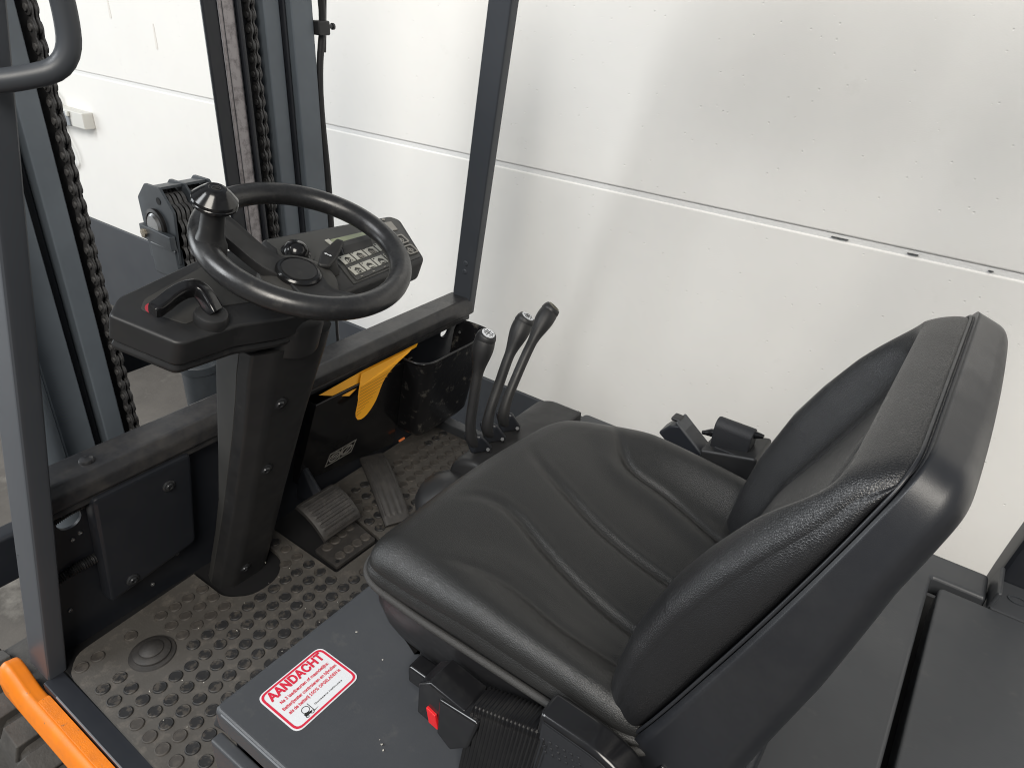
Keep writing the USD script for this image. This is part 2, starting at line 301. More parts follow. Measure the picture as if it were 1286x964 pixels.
part('post', tube(spline([(-.206, -1.150, .25), (-.208, -1.150, .37), (-.213, -1.150, .43), (-.222, -1.152, .52), (-.245, -1.16, .80), (-.28, -1.24, 1.10), (-.30, -1.30, 1.42)], 40), 1, sec=rpoly([(-.038, -.035), (.038, -.035), (.038, .035), (-.038, .035)], .014, 4)), 'dark_paint', rp)
part('carriage', rbox(A(1.74, -.50, -.245), A(1.80, -.20, -.105), .012), 'dark_paint', F, label='dark fork carriage plate at the left edge')
# ---- grab handle
part('grab_handle', tube(np.vstack([[(.855, -.395, 1.45), (.87, -.405, 1.25)], spline([(.878, -.409, 1.16), (.884, -.414, 1.11), (.886, -.414, 1.082), (.889, -.410, 1.060), (.896, -.397, 1.043), (.905, -.378, 1.036), (.918, -.350, 1.031), (.928, -.332, 1.030)], 26)]), .0125, 18), 'anthracite_paint', F, smooth=60)

# ---- mast
mast = group('mast', F)
def rail(x0, x1, y0, y1, m, z0=-.5, z1=1.5, r=.004, label=None, name='rail'): part(name, rbox(A(x0, min(y0, y1), z0), A(x1, max(y0, y1), z1), r), m, mast, label=label)
# right upright: inner rail with worn running face, chain recess, outer rail
rail(1.50, 1.510, -.982, -1.017, 'dark_paint', label='inner rail flange of the right mast upright', name='inner_rail')
rail(1.4965, 1.5055, -1.0195, -1.058, 'worn_steel', label='scuffed bright running face of the right inner rail', name='running_face')
for k, yy in enumerate((-1.024, -1.0525)): rail(1.494, 1.4955, yy, yy - .0015, 'dark_paint', name='rail_groove')
rail(1.49, 1.60, -1.0605, -1.072, 'dark_paint', label='raised edge of the right inner rail', name='rail_edge')
rail(1.575, 1.62, -1.0745, -1.19, 'dark_paint', label='dark web behind the right chain', name='rail_web')
rail(1.52, 1.573, -1.150, -1.195, 'mast_paint', label='outer rail inner face of the right mast upright', name='outer_rail')
rail(1.51, 1.60, -1.1975, -1.205, 'dark_paint', name='rail_edge')
rail(1.495, 1.60, -1.2075, -1.272, 'mast_paint', label='outer rail flange of the right mast upright', name='outer_rail')
rail(1.5065, 1.53, -1.0195, -1.073, 'dark_paint', name='rail_web')
# left upright
rail(1.50, 1.60, -.484, -.556, 'mast_paint', label='outer rail flange of the left mast upright', name='outer_rail')
rail(1.47, 1.499, -.478, -.487, 'mast_paint', label='pale edge strip of the left outer rail', name='rail_edge')
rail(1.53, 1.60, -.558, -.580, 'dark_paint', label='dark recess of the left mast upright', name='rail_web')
rail(1.50, 1.60, -.582, -.624, 'mast_paint', label='inner rail of the left mast upright', name='inner_rail')
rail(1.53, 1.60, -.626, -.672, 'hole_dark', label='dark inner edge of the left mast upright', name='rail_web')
part('tilt_post', tube([(1.46, -.44, -.5), (1.46, -.44, 1.5)], .036, 24), 'mast_paint', mast, smooth=60, label='round post beside the left mast upright')
part('cross_beam', rbox(A(1.60, -.63, .278), A(1.66, -.83, .345), .004), 'dark_paint', mast, label='dark cross beam between the mast uprights')
part('cross_beam', rbox(A(1.66, -.50, -.20), A(1.72, -1.28, -.08), .006), 'dark_paint', mast, label='lower cross beam of the mast')
part('lift_cylinder', lathe([(.047, -.5), (.047, .24), (.05, .242), (.05, .262), (.04, .272), (.028, .274), (.028, .52), (0, .52)], 28, (1.56, -.868, 0)), 'pulley_paint', mast, smooth=40)
part('cylinder', lathe([(.03, -.5), (.03, .33), (.025, .345), (0, .345)], 20, (1.66, -.985, 0)), 'chain_steel', mast, label='slim hydraulic ram behind the column')
# chain anchors seen between column and bar
for y in (-1.115, -1.135):
    part('anchor_rod', lathe([(.006, 0), (.006, .5)], 10, (1.53, y, .0)), 'chain_steel', mast)
part('anchor_block', rbox(A(1.515, -1.105, .245), A(1.545, -1.146, .285), .004), 'chain_steel', mast)
for z in (.295, .32): part('anchor_nut', lathe([(.011, 0), (.012, .006), (.011, .012), (0, .012)], 6, (1.53, -1.135, z)), 'chain_steel', mast, smooth=False)
# chains: links of plates and pins
def link_shape(pitch, r, waist):
    a = np.linspace(-.62 * np.pi, .62 * np.pi, 8); up = np.stack([r * np.sin(a), pitch / 2 + r * np.cos(a)], 1)
    mid = [(waist, 0)]; dn = -up
    return ccw(np.vstack([up, mid, dn, [(-waist, 0)]])[:, :2])
def link(pitch, r, plates, t, pin_r, pin_len):
    s = link_shape(pitch, r, r * .62); ms = [prism(s, y - t / 2, y + t / 2) for y in plates]
    for q in (-1, 1): ms.append(lathe([(pin_r, -pin_len), (pin_r, pin_len * .9), (pin_r * .7, pin_len), (0, pin_len)], 8, (0, q * pitch / 2, 0)))
    m = trimesh.util.concatenate(ms)       # xy = plate, z = pin axis
    return m
def chain(pos, z0, z1, pitch, name, label):
    g = group(name, F, label); outer = link(pitch, .0130, (-.0066, .0066), .0028, .0045, .0070); inner = link(pitch, .0124, (-.0034, .0034), .0030, .0045, .0050)
    pin = lathe([(.0066, -.011), (.0066, .0088), (.0056, .0105), (.003, .0109), (0, .0109)], 10)
    z, k = z0, 0
    while z < z1:
        part('link', frame(outer if k % 2 else inner, A(pos[0] + rng.normal(0, .0004), pos[1], z), X3, Z3, -Y3), 'chain_steel', g)
        part('pin', frame(pin, A(pos[0], pos[1], z + pitch / 2), X3, Z3, -Y3).apply_translation((0, .0, 0)), 'chain_pin', g)
        z += pitch; k += 1
chain((1.512, -.652), .10, 1.16, .0318, 'lift_chain', 'left lift chain')
chain((1.535, -1.122), .30, 1.22, .0310, 'lift_chain', 'right lift chain')
# hoses
hg = group('hydraulic_hose', F)
part('hose', tube(spline([(1.48, -1.292, 1.5), (1.485, -1.290, 1.10), (1.495, -1.296, 1.03), (1.5, -1.290, .98), (1.5, -1.284, .7), (1.5, -1.278, .40), (1.5, -1.276, .1)], 60), .0085, 12), 'black_plastic', hg, smooth=60)
part('hose', tube(spline([(1.47, -1.306, 1.5), (1.483, -1.300, 1.12), (1.497, -1.303, 1.03), (1.5, -1.300, .98)], 30), .006, 10), 'black_plastic', hg, smooth=60)
part('clamp', rb((1.498, -1.292, 1.035), (.035, .036, .032), .004), 'black_plastic', hg)
part('clamp_bolt', lathe([(.005, 0), (.005, .014), (.008, .014), (.008, .019), (0, .02)], 10, (1.49, -1.309, 1.038), (0, -1, 0)), 'dark_bolt', hg)
# ---- chain pulley on the central ram
pu = group('chain_pulley', F, 'chain pulley head on the central lift ram')
def side_plate(y, t=.006):
    o = [(1.555, .565), (1.440, .570), (1.428, .69), (1.468, .736), (1.524, .736), (1.562, .700)]
    return frame(prism(rpoly(o, .004, 3), -t / 2, t / 2, .001), A(0, y, 0), X3, Z3, -Y3)
for y in (-.800, -.858, -.916): part('side_plate', side_plate(y), 'pulley_paint', pu)
for y in (-.829, -.887):
    part('sheave', lathe([(.03, -.020), (.052, -.020), (.052, -.017), (.044, -.014), (.044, .014), (.052, .017), (.052, .020), (.03, .020)], 28, (1.497, y, .655), (0, 1, 0)), 'dark_paint', pu, smooth=40)
    part('guard_plate', hull([A(1.522, y + s_ * .024, .728) for s_ in (-1, 1)] + [A(1.474, y + s_ * .024, .730) for s_ in (-1, 1)] + [A(1.474, y + s_ * .024, .734) for s_ in (-1, 1)], .001), 'pulley_paint', pu)
part('plate_hole', lathe([(.008, 0), (.008, .0006), (0, .0006)], 16, (1.478, -.7965, .706), (0, 1, 0)), 'hole_dark', pu, smooth=False)
part('axle_collar', lathe([(.036, 0), (.036, .007), (.029, .0085), (.0285, .005), (0, .004)], 28, (1.500, -.797, .650), (0, 1, 0)), 'chain_dark', pu)
part('axle', lathe([(.0265, 0), (.0265, .0075), (.021, .012), (0, .0125)], 24, (1.500, -.797, .650), (0, 1, 0)), 'bright_bolt', pu)
part('retainer', hull([(x, y, z) for x, dz in ((1.548, .004), (1.434, -.002)) for y in (-.792, -.783) for z in (.640 + dz, .612 + dz)], .002), 'pulley_paint', pu)
part('retainer_bolt', lathe([(.010, 0), (.010, .006), (0, .0065)], 6, (1.530, -.781, .629), (0, 1, 0)), 'zinc_bolt', pu, smooth=False)
part('yoke', rbox(A(1.442, -.7945, .53), A(1.545, -.921, .605), .005), 'pulley_paint', pu)
part('neck', lathe([(.034, 0), (.036, .01), (.030, .014), (.036, .018), (.036, .028), (.02, .03)], 24, (1.50, -.86, .503)), 'chain_steel', pu)
big = link(.030, .0135, (-.016, -.0055, .0055, .016), .0075, .0055, .0195)
for y in (-.829, -.887):
    for k in range(10):
        th = math.radians(80 - k * 33)
        if k < 4: c = A(1.497 - .055 * math.cos(th), y, .655 + .055 * math.sin(th)); t = unit(A(-math.sin(th), 0, -math.cos(th)))
        else: c = A(1.442, y, .640 - (k - 4) * .030); t = -Z3
        part('chain_link', frame(big, c, np.cross(t, Y3), t, Y3), 'chain_steel', pu)

# ---- front panel with top bar, cover plate, pocket, bin
fp = group('front_panel', F)
PD = unit(A(-.05, 0, .36)); PN = unit(np.cross(PD, -Y3)); PN = PN if PN[0] < 0 else -PN          # up the panel, out of the panel to the driver
def pan(y, h, d=0.0): return A(1.19, y, 0) + PD * h + PN * d
def panel_box(y0, y1, h0, h1, d0, d1, r=.003): return hull([pan(y, h, d) for y in (y0 - r * np.sign(y0 - y1), y1 + r * np.sign(y0 - y1)) for h in (h0 + r, h1 - r) for d in (d0 + r, d1 - r)], r)
hole = [Point(-.345, .31).buffer(.024).exterior.coords[:-1]]
sheet = prism([(-.28, -.03), (-1.44, -.03), (-1.44, .362), (-.28, .362)], -.003, .003, holes=[np.array(Point(-.350, .303).buffer(.021).exterior.coords[:-1]), np.array(Point(-1.352, .312).buffer(.016).exterior.coords[:-1])])
part('sheet', frame(sheet, pan(0, 0), Y3, PD, -PN), 'dark_paint', fp, smooth=20)
bar = rpoly([(1.104, .352), (1.104, .378), (1.116, .397), (1.180, .397), (1.180, .352)], .005, 4)
part('top_bar', frame(prism(bar, -1.425, -.305, .002), (0, 0, 0), X3, Z3, Y3), 'bar_paint', fp)
part('bar_lip', frame(prism(rpoly([(1.112, .335), (1.112, .349), (1.130, .349), (1.130, .335)], .003, 3), -1.42, -.31, .001), (0, 0, 0), X3, Z3, Y3), 'bar_paint', fp)
part('bar_bolt', lathe([(.0125, 0), (.0125, .002), (.011, .005), (.006, .007), (0, .0073)], 20, (1.142, -.402, .397)), 'bar_paint', fp)
cv = frame(prism(rpoly([(-.372, .085), (-.555, .118), (-.565, .352), (-.378, .352)], .012, 4), 0, .036, .008), pan(0, 0, 0.003), Y3, PD, PN)
part('cover_plate', cv, 'dark_paint', fp, smooth=40)
for y, h in ((-.513, .302), (-.418, .118)): part('bolt', [bolt(pan(y, h, .039), PN, .0125, .004), bolt(pan(y, h, .041), PN, .008, .005)], 'dark_bolt', fp)
for y, h in ((-.590, .343), (-.530, .075), (-.348, .255), (-.315, .09), (-.362, .262), (-.47, .028)): part('screw', bolt(pan(y, h, .003), PN, .0042, .003), 'bright_bolt', fp)
def corr(P, r, pitch, amp, n=10):
    P = np.array(P, float); d = np.r_[0, np.cumsum(np.linalg.norm(np.diff(P, axis=0), axis=1))]
    return tube(P, r + amp * np.sin(d / pitch * 2 * np.pi), n)
part('corrugated_hose', corr(spline([(1.150, -.27, .27), (1.148, -.318, .305), (1.142, -.36, .318), (1.142, -.39, .318)], 130), .0075, .0035, .0012), 'black_plastic', fp, smooth=60)
part('corrugated_hose', corr(spline([(1.165, -.27, .16), (1.162, -.305, .178), (1.155, -.345, .187), (1.155, -.385, .187)], 130), .009, .004, .0014), 'black_plastic', fp, smooth=60)
# document pocket, leaning to the driver
po = group('document_pocket', F)
q = [A(1.0875, -.855, .323), A(1.0875, -1.160, .322), A(1.160, -1.150, .035), A(1.160, -.835, .085)]
pn = unit(np.cross(q[1] - q[0], q[3] - q[0])); pn = pn if pn[0] < 0 else -pn
part('front_sheet', hull([p - pn * d for p in q for d in (0, .003)], .0012), 'gloss_black', po)
part('side_sheet', hull([q[1], q[2], q[1] + A(.06, 0, -.0), q[2] + A(.02, 0, 0)] + [p + A(0, -.003, 0) for p in (q[1], q[2], q[1] + A(.06, 0, 0), q[2] + A(.02, 0, 0))], .001), 'gloss_black', po)
part('side_sheet', hull([q[0], q[3], q[0] + A(.06, 0, 0), q[3] + A(.02, 0, 0)] + [p + A(0, .003, 0) for p in (q[0], q[3], q[0] + A(.06, 0, 0), q[3] + A(.02, 0, 0))], .001), 'gloss_black', po)
ex = unit(q[1] - q[0]); ey = unit(q[0] - q[3]); ey = unit(ey - ex * (ey @ ex)); lo = pan(0, 0) * 0 + A(1.136, -.905, .128) + pn * .0035
def ring2(outer, inner, t=.0006): return prism(outer, 0, t, holes=[inner])
def on(o, ex, ey, m): return flat(m, o, ex, ey)
el = lambda cx, cy, a, b, n=20: [(cx + a * math.cos(t), cy + b * math.sin(t)) for t in np.linspace(0, 2 * math.pi, n, endpoint=False)]
sk_ = lambda pts: [(x + y * .25, y) for x, y in pts]
emb = [ring2(sk_([(0, 0), (.086, 0), (.086, .040), (0, .040)]), sk_([(.003, .003), (.083, .003), (.083, .037), (.003, .037)])), ring2(sk_(el(.023, .02, .018, .014)), sk_(el(.023, .02, .014, .010))), prism(sk_([(.013, .016), (.033, .016), (.033, .019), (.013, .019)]), 0, .0006), prism(sk_([(.013, .022), (.033, .022), (.033, .025), (.013, .025)]), 0, .0006),
       ring2(sk_(el(.062, .02, .018, .014)), sk_(el(.062, .02, .013, .009))), prism(sk_([(.056, .012), (.060, .012), (.070, .028), (.066, .028)]), 0, .0006), prism(sk_([(.041, .002), (.044, .002), (.044, .038), (.041, .038)]), 0, .0006)]
part('emblem', on(A(1.1335, -.895, .112) + pn * .0016, ex, ey, trimesh.util.concatenate(emb)), 'icon_grey', po, smooth=False, label='grey boxed emblem of a book and a warning sign')
# cup bin
bn = group('storage_bin', F)
def rr(x0, x1, y0, y1, z, r, zt=0.0): p = rpoly([(x0, y0), (x1, y0), (x1, y1), (x0, y1)], r, 7); return np.c_[p, np.full(len(p), z) + zt * (p[:, 1] - y0)]
def openback(p, drop=.10): p = p.copy(); p[:, 2] -= drop * sstep(p[:, 0], 1.105, 1.130) * (p[:, 2] > .25) * sstep(p[:, 1], -1.395, -1.372) * sstep(p[:, 1], -1.14, -1.165); return p
rings = [rr(1.075, 1.165, -1.355, -1.165, .085, .03), rr(1.065, 1.165, -1.37, -1.155, .10, .035), rr(1.025, 1.145, -1.395, -1.135, .30, .045), rr(1.017, 1.140, -1.405, -1.13, .328, .045), rr(1.015, 1.141, -1.407, -1.128, .333, .045), rr(1.018, 1.138, -1.404, -1.131, .335, .044),
         rr(1.021, 1.135, -1.401, -1.134, .332, .043), rr(1.030, 1.140, -1.39, -1.14, .28, .04), rr(1.075, 1.155, -1.355, -1.17, .105, .03)]
rings = [openback(p) for p in rings]
part('cup', rings_mesh(rings), 'bin_plastic', bn, smooth=45, label='scratched black plastic cup')
part('rim', tube(np.vstack([rings[4], rings[4][:2]]), .0028, 8), 'bin_plastic', bn, smooth=60)
part('screw', bolt((1.118, -1.385, .305), (-1, .3, 0), .004, .003), 'bright_bolt', bn)

# ---- cab floor: mat, studs, cap, pedals
fm = group('floor_mat', F)
colhole = rpoly([(1.20, -.552), (1.065, -.552), (1.022, -.592), (1.022, -.660), (1.072, -.706), (1.20, -.706)], [.004, .02, .03, .03, .03, .004], 5)
pedhole = rpoly([(1.20, -.752), (.937, -.746), (.937, -.884), (1.05, -.900), (1.20, -.905)], .006, 3)
from shapely.ops import unary_union
mp = Polygon(rpoly([(.50, -.258), (1.118, -.2665), (1.156, -.295), (1.172, -.55), (1.186, -1.335), (.50, -1.335)], [.01, .01, .02, .02, .01, .01], 4)).difference(unary_union([Polygon(colhole), Polygon(pedhole)]))
mp = max(getattr(mp, 'geoms', [mp]), key=lambda g: g.area)
part('rubber_sheet', frame(trimesh.creation.extrude_polygon(mp, .010, engine='earcut'), (0, 0, -.010), *np.eye(3)), 'mat_rubber', fm, smooth=False)
part('floor_plate', rbox(A(.45, -1.345, -.05), A(1.20, -.267, -.0125), .003), 'hole_dark', F, label='steel floor plate under the rubber mat')
studs = 0
inner = mp.buffer(-.010)
stud = lathe([(.0132, -.001), (.0127, .0012), (.0118, .0026), (.0108, .0031), (.0102, .0025), (0, .0023)], 18)
capc = A(1.047, -.384)
for i in range(12):
    for j in range(34):
        x, y = 1.118 - .0378 * i, -.2865 - .0313 * j
        if x < .755 or (x < .85 and y < -.39) or np.hypot(x - capc[0], y - capc[1]) < .052 or not inner.contains(Point(x, y)): continue
        if x > 1.06 and -.44 < y < -.28 and x < 1.1: continue
        if x > 1.15 - .03 * (y > -.53) and y > -.56 and y < -.33: 
            if x > 1.13: continue
        if -.36 < y < -.33 and 1.0 < x: continue
        if -.40 > y > -.44 and x > 1.0: continue
        if studs >= 298: break
        m = stud.copy(); m.apply_scale([1, 1, 1]); m.apply_translation((x + rng.normal(0, .0006), y + rng.normal(0, .0006), 0))
        edge = meshkit.noise(np.array([x * 7, y * 7, .3])) + (.35 if x > 1.03 or y > -.30 or y < -.95 else 0)
        part('stud', m, 'stud_dusty' if edge > .74 else 'stud_clean', fm, smooth=35); studs += 1
part('round_cap', lathe([(.043, -.001), (.041, .003), (.034, .0045), (.0335, .0085), (.027, .012), (.022, .0125), (.0215, .015), (.014, .020), (.005, .022), (0, .022)], 40, (capc[0], capc[1], 0)), 'pedal_rubber', fm, smooth=25, label='domed round rubber cap')
part('recess', rbox(A(.93, -.91, -.012), A(1.20, -.745, -.0115), .0002), 'hole_dark', F, label='dark pedal opening in the floor')
pp = group('pedal_plate', F)
pl = rpoly([(1.025, -.760), (.945, -.754), (.943, -.874), (1.033, -.888)], .007, 4)
part('plate', prism(pl, -.004, .006, .002), 'pedal_rubber', pp)
for i in range(2):
    for j in range(4):
        if (i, j) == (0, 0): part('hole', lathe([(.005, 0), (.005, .001), (0, .001)], 12, (.957, -.768, .0055)), 'hole_dark', pp)
        m = stud.copy(); m.apply_translation((.966 + .042 * i + .004 * j * i, -.784 - .026 * j, .006)) ; part('stud', m, 'stud_dusty', pp, smooth=35)
bp = group('brake_pedal', F)
bo = A(1.025, -.818, .092); bx = unit(A(.10, 0, .055)); by = -Y3; bz = unit(np.cross(by, bx)); bz = bz if bz[2] > 0 else -bz
def curvedpad(L_, W_, t, ridges, along):
    nx, ny = 60, 30; u = np.linspace(-1, 1, nx); v = np.linspace(-1, 1, ny); U, V = np.meshgrid(u, v, indexing='ij')
    x, y = U * L_ / 2, V * W_ / 2 * np.sqrt(np.clip(1 - .10 * np.abs(U) ** 6, 0, 1))
    z = -.012 * U ** 2 - .004 * np.abs(U) ** 8 - .004 * np.abs(V) ** 10
    w = U if along else V; k = V if along else U
    z = z + .0022 * (np.cos(w * ridges * np.pi) > 0) * (np.abs(k) < .80) * (np.abs(w) < .93)
    top = np.stack([x, y, z], -1).reshape(-1, 3); bot = top - [0, 0, t]; n = nx * ny; f = []
    idx = np.arange(n).reshape(nx, ny); a, b, c, d = idx[:-1, :-1].ravel(), idx[1:, :-1].ravel(), idx[1:, 1:].ravel(), idx[:-1, 1:].ravel()
    f = np.vstack([np.c_[a, b, c], np.c_[a, c, d]]); rim = np.r_[idx[:, 0], idx[-1, 1:], idx[-2::-1, -1], idx[0, -2:0:-1]]; r2 = np.roll(rim, -1)
    side = np.vstack([np.c_[rim, rim + n, r2 + n], np.c_[rim, r2 + n, r2]])
    return trimesh.Trimesh(np.vstack([top, bot]), np.vstack([f, f[:, ::-1] + n, side]), process=False)
part('pad', frame(curvedpad(.105, .112, .010, 6.5, True), bo, bx, -by, bz), 'pedal_rubber', bp, smooth=40, label='ribbed rubber brake pad')
part('bracket', hull([bo + by * s * .04 + bx * k * .04 - bz * d for s in (-1, 1) for k in (-1, 1) for d in (.012, .02)], .003), 'dark_paint', bp)
part('arm', hull([bo - bz * .02, bo - bz * .03 + bx * .03, A(1.15, -.83, .06), A(1.15, -.85, .12)], .010), 'dark_paint', bp)
ac = group('accelerator_pedal', F)
a0, a1 = A(.945, -.948, .028), A(1.108, -1.031, .088); ax = unit(a1 - a0); ay = unit(A(-ax[1], ax[0], 0)); az = np.cross(ax, ay)
part('pad', frame(curvedpad(np.linalg.norm(a1 - a0) + .02, .066, .008, 4.5, False), (a0 + a1) / 2, ax, ay, az), 'pedal_rubber', ac, smooth=40, label='long ribbed accelerator pad')
part('base', hull([a0 - az * .02, a0 - az * .02 + ay * .02, (a0 + a1) / 2 - az * .012, (a0 + a1) / 2 - az * .03 - ay * .02, a0 - az * .028], .006), 'dark_paint', ac)
# ---- steering column, consoles and wheel
WC = A(.803, -.638, .805); CN = unit(A(-.35, -.03, .936)); E1 = -Y3 - CN * (-Y3 @ CN); E1 = unit(E1); E2 = np.cross(E1, CN); E2 = E2 if E2[0] > 0 else -E2
def cp(a, b, h): return WC + E1 * a + E2 * b + CN * h
def onc(m, h=0.0): return frame(m, WC + CN * h, E1, E2, CN)
sc = group('steering_column', F)
zs = np.array([-.03, .05, .15, .25, .35, .45, .54, .60, .645]); rear, fore = [], []
for z in zs:
    xd = 1.078 - .392 * z; w = .0645 + .006 * sstep(z, .25, .45) + .012 * sstep(z, .46, .63); dep = .080 + .050 * sstep(z, .15, .62); se = .047; yc = -.629 - .008 * z
    o = rpoly([(xd + se, yc + w), (xd + .020, yc + w * .985), (xd, yc + w * .60), (xd, yc - w * .60), (xd + .024, yc - w * .97), (xd + se, yc - w)], [.001, .005, .009, .016, .014, .001], 5)
    rear.append(np.c_[o, np.full(len(o), z)])
    o = rpoly([(xd + se + .0022, yc - w + .0012), (xd + se + .0022, yc + w - .0012), (xd + dep, yc + w * .82), (xd + dep, yc - w * .82)], [.002, .002, .015, .015], 4)
    fore.append(np.c_[o, np.full(len(o), z)])
part('rear_half', rings_mesh(rear), 'black_plastic', sc, smooth=40, label='driver side half of the column cover')
part('front_half', rings_mesh(fore), 'grey_plastic', sc, smooth=40, label='mast side half of the column cover')
for z in (.525, .360, .045):
    xd = 1.078 - .392 * z; o = A(xd + .0015, -.606 - .008 * z, z); d = unit(A(-.90, .18, -.36))
    part('screw', [bolt(o, d, .0125, .0035), bolt(o + d * .001, d, .0075, .0055)], 'dark_bolt', sc); part('screw_recess', lathe([(.0165, 0), (.0165, .0008), (.0125, .0004)], 20, o, d), 'hole_dark', sc)
part('collar', lathe([(.050, -.175), (.050, -.115), (.046, -.105), (.040, -.10), (.040, -.07), (.034, -.066)], 36, WC, CN), 'black_plastic', sc, smooth=40)
part('socket_base', rbox(A(1.0, -.72, -.03), A(1.2, -.545, -.0118), .002), 'hole_dark', sc)
# left wing with parking brake lever
lw = group('left_console', F)
wing = rpoly([(-.250, .064), (-.222, .091), (-.06, .130), (.03, .130), (.06, .0), (.03, -.045), (-.055, -.040), (-.118, -.024), (-.208, -.022)], [.006, .008, .02, .02, .02, .02, .02, .008, .012], 5)
part('body', onc(prism(wing, -.128, -.086, .0045, steps=3)), 'black_plastic', lw, smooth=40)
part('lower_body', onc(prism(inset(ccw(wing), .003), -.148, -.1295, .008)), 'black_plastic', lw, smooth=40)
part('top_insert', onc(prism(rpoly([(-.212, .056), (-.196, .073), (-.05, .117), (.0, .117), (.02, -.01), (-.118, .020), (-.178, .006)], .006, 3), -.0865, -.0845, .0009)), 'grey_plastic', lw, label='flat top insert of the left console')
part('skirt', hull([cp(a, b, h) for a, b, h in ((-.085, .0, -.128), (-.085, .06, -.128), (.060, .0, -.128), (.060, .06, -.128), (-.055, .0, -.20), (.055, .0, -.20), (-.05, .05, -.22), (.05, .05, -.22))], .01), 'grey_plastic', lw, smooth=50)
part('red_mark', onc(lathe([(.0115, 0), (.0115, .0012), (0, .0014)], 24, (-.196, .050, -.0845))), 'dull_red', lw, smooth=False)
bl = group('brake_lever', F)
part('pivot', onc(lathe([(.023, -.004), (.023, .008), (.021, .013), (.017, .015), (0, .0155)], 28, (-.146, .000, -.085))), 'black_plastic', bl, smooth=40)
hp_ = spline([cp(*q_) for q_ in ((-.216, .024, -.062), (-.195, .030, -.060), (-.160, .039, -.056), (-.147, .036, -.056), (-.142, .022, -.060), (-.143, -.002, -.070))], 40)
part('handle', tube(hp_, np.r_[.80, .95, np.linspace(1, 1.12, 38)], sec=rpoly([(-.0095, -.0095), (.0095, -.0095), (.0095, .0095), (-.0095, .0095)], .005, 4), up=CN), 'gloss_black', bl, smooth=40)
# right console with display
rc = group('right_console', F)
disp = rpoly([(.020, .122), (.300, .103), (.312, .085), (.262, -.028), (.16, -.036), (.035, -.042), (.01, .02)], [.02, .012, .01, .012, .01, .01, .02], 5)
part('body', onc(prism(disp, -.118, -.072, .007, steps=3)), 'black_plastic', rc, smooth=40)
part('under_body', onc(prism(rpoly([(.03, .10), (.28, .08), (.25, -.01), (.04, -.02)], .02, 4), -.145, -.1195, .008)), 'black_plastic', rc, smooth=40)
part('face_plate', onc(prism(rpoly([(.030, .114), (.294, .096), (.302, .085), (.257, -.020), (.085, -.032), (.098, .020), (.035, .03)], .004, 3), -.0725, -.0708, .0006)), 'display_face', rc)
DH = -.0706
def dq(pts, t=.0012, h=DH): return onc(prism(pts, h, h + t))
part('screen', dq([(.132, .077), (.212, .0745), (.208, .058), (.128, .058)]), 'lcd_green', rc, smooth=False, label='pale green display strip')
part('screen_label', dq([(.121, .079), (.129, .079), (.130, .062), (.122, .060)], .0016), 'icon_pale', rc, smooth=False)
part('screen_hood', hull([cp(a, b, h) for a, b, h in ((.130, .060, -.070), (.200, .060, -.070), (.124, .034, -.070), (.188, .036, -.070), (.130, .055, -.064), (.199, .056, -.064), (.128, .046, -.064), (.192, .046, -.064))], .003), 'black_plastic', rc, smooth=40)
part('button_field', dq(rpoly([(.110, .024), (.226, .034), (.216, -.004), (.205, -.018), (.095, -.028), (.098, -.010)], .003, 3), .0012), 'display_face', rc, label='dark keypad field')
for r_ in range(2):
    for c_ in range(4):
        x0, y0 = .106 - .004 * r_ + .0285 * c_, (.011 if r_ == 0 else -.0175) + .0022 * c_
        fr = ring2([(x0, y0), (x0 + .025, y0 + .002), (x0 + .026, y0 + .022), (x0 + .001, y0 + .020)], [(x0 + .007, y0 + .0005), (x0 + .022, y0 + .0022), (x0 + .0205, y0 + .0125), (x0 + .014, y0 + .0165), (x0 + .0075, y0 + .0115)], .001)
        key = part('button', onc(fr, DH + .0014), 'icon_pale', rc, smooth=False)
        if c_ == 0: part('letters', text('F2' if r_ == 0 else 'F1', .0075, cp(x0 + .0085, y0 + .0022, DH + .0016), E1, E2, .0004), 'icon_pale', rc, smooth=False)
        elif (r_, c_) in ((0, 1), (0, 2)): part('icon', onc(trimesh.util.concatenate([prism([(x0 + .010 + .004 * q_, y0 + .003), (x0 + .0125 + .004 * q_, y0 + .003), (x0 + .0125 + .004 * q_, y0 + .010), (x0 + .010 + .004 * q_, y0 + .010)], 0, .0005) for q_ in range(3)]), DH + .0016), 'icon_grey', rc, smooth=False)
        else: part('icon', onc(prism([(x0 + .009, y0 + .003), (x0 + .014, y0 + .005), (x0 + .020, y0 + .003), (x0 + .019, y0 + .008), (x0 + .014, y0 + .009), (x0 + .010, y0 + .008)], 0, .0005), DH + .0016), 'icon_pale', rc, smooth=False)
        if r_ == 1: part('key_mark', onc(prism([(x0 + .006, y0 - .007), (x0 + .011, y0 - .0065), (x0 + .011, y0 - .0045), (x0 + .006, y0 - .005)], 0, .0005), DH + .0014), 'icon_grey', rc, smooth=False)
        part('led', onc(lathe([(.0014, 0), (.0014, .0006), (0, .0006)], 8, (x0 + .004, y0 + .0175, 0)), DH + .0024), 'black_print', rc, smooth=False)
part('screen', dq([(.262, .085), (.283, .083), (.276, .058), (.255, .060)]), 'icon_grey', rc, smooth=False, label='small grey side display')
part('side_mark', onc(prism(el(.272, .0925, .0035, .0028, 12), 0, .0006), DH + .0012), 'icon_grey', rc, smooth=False)
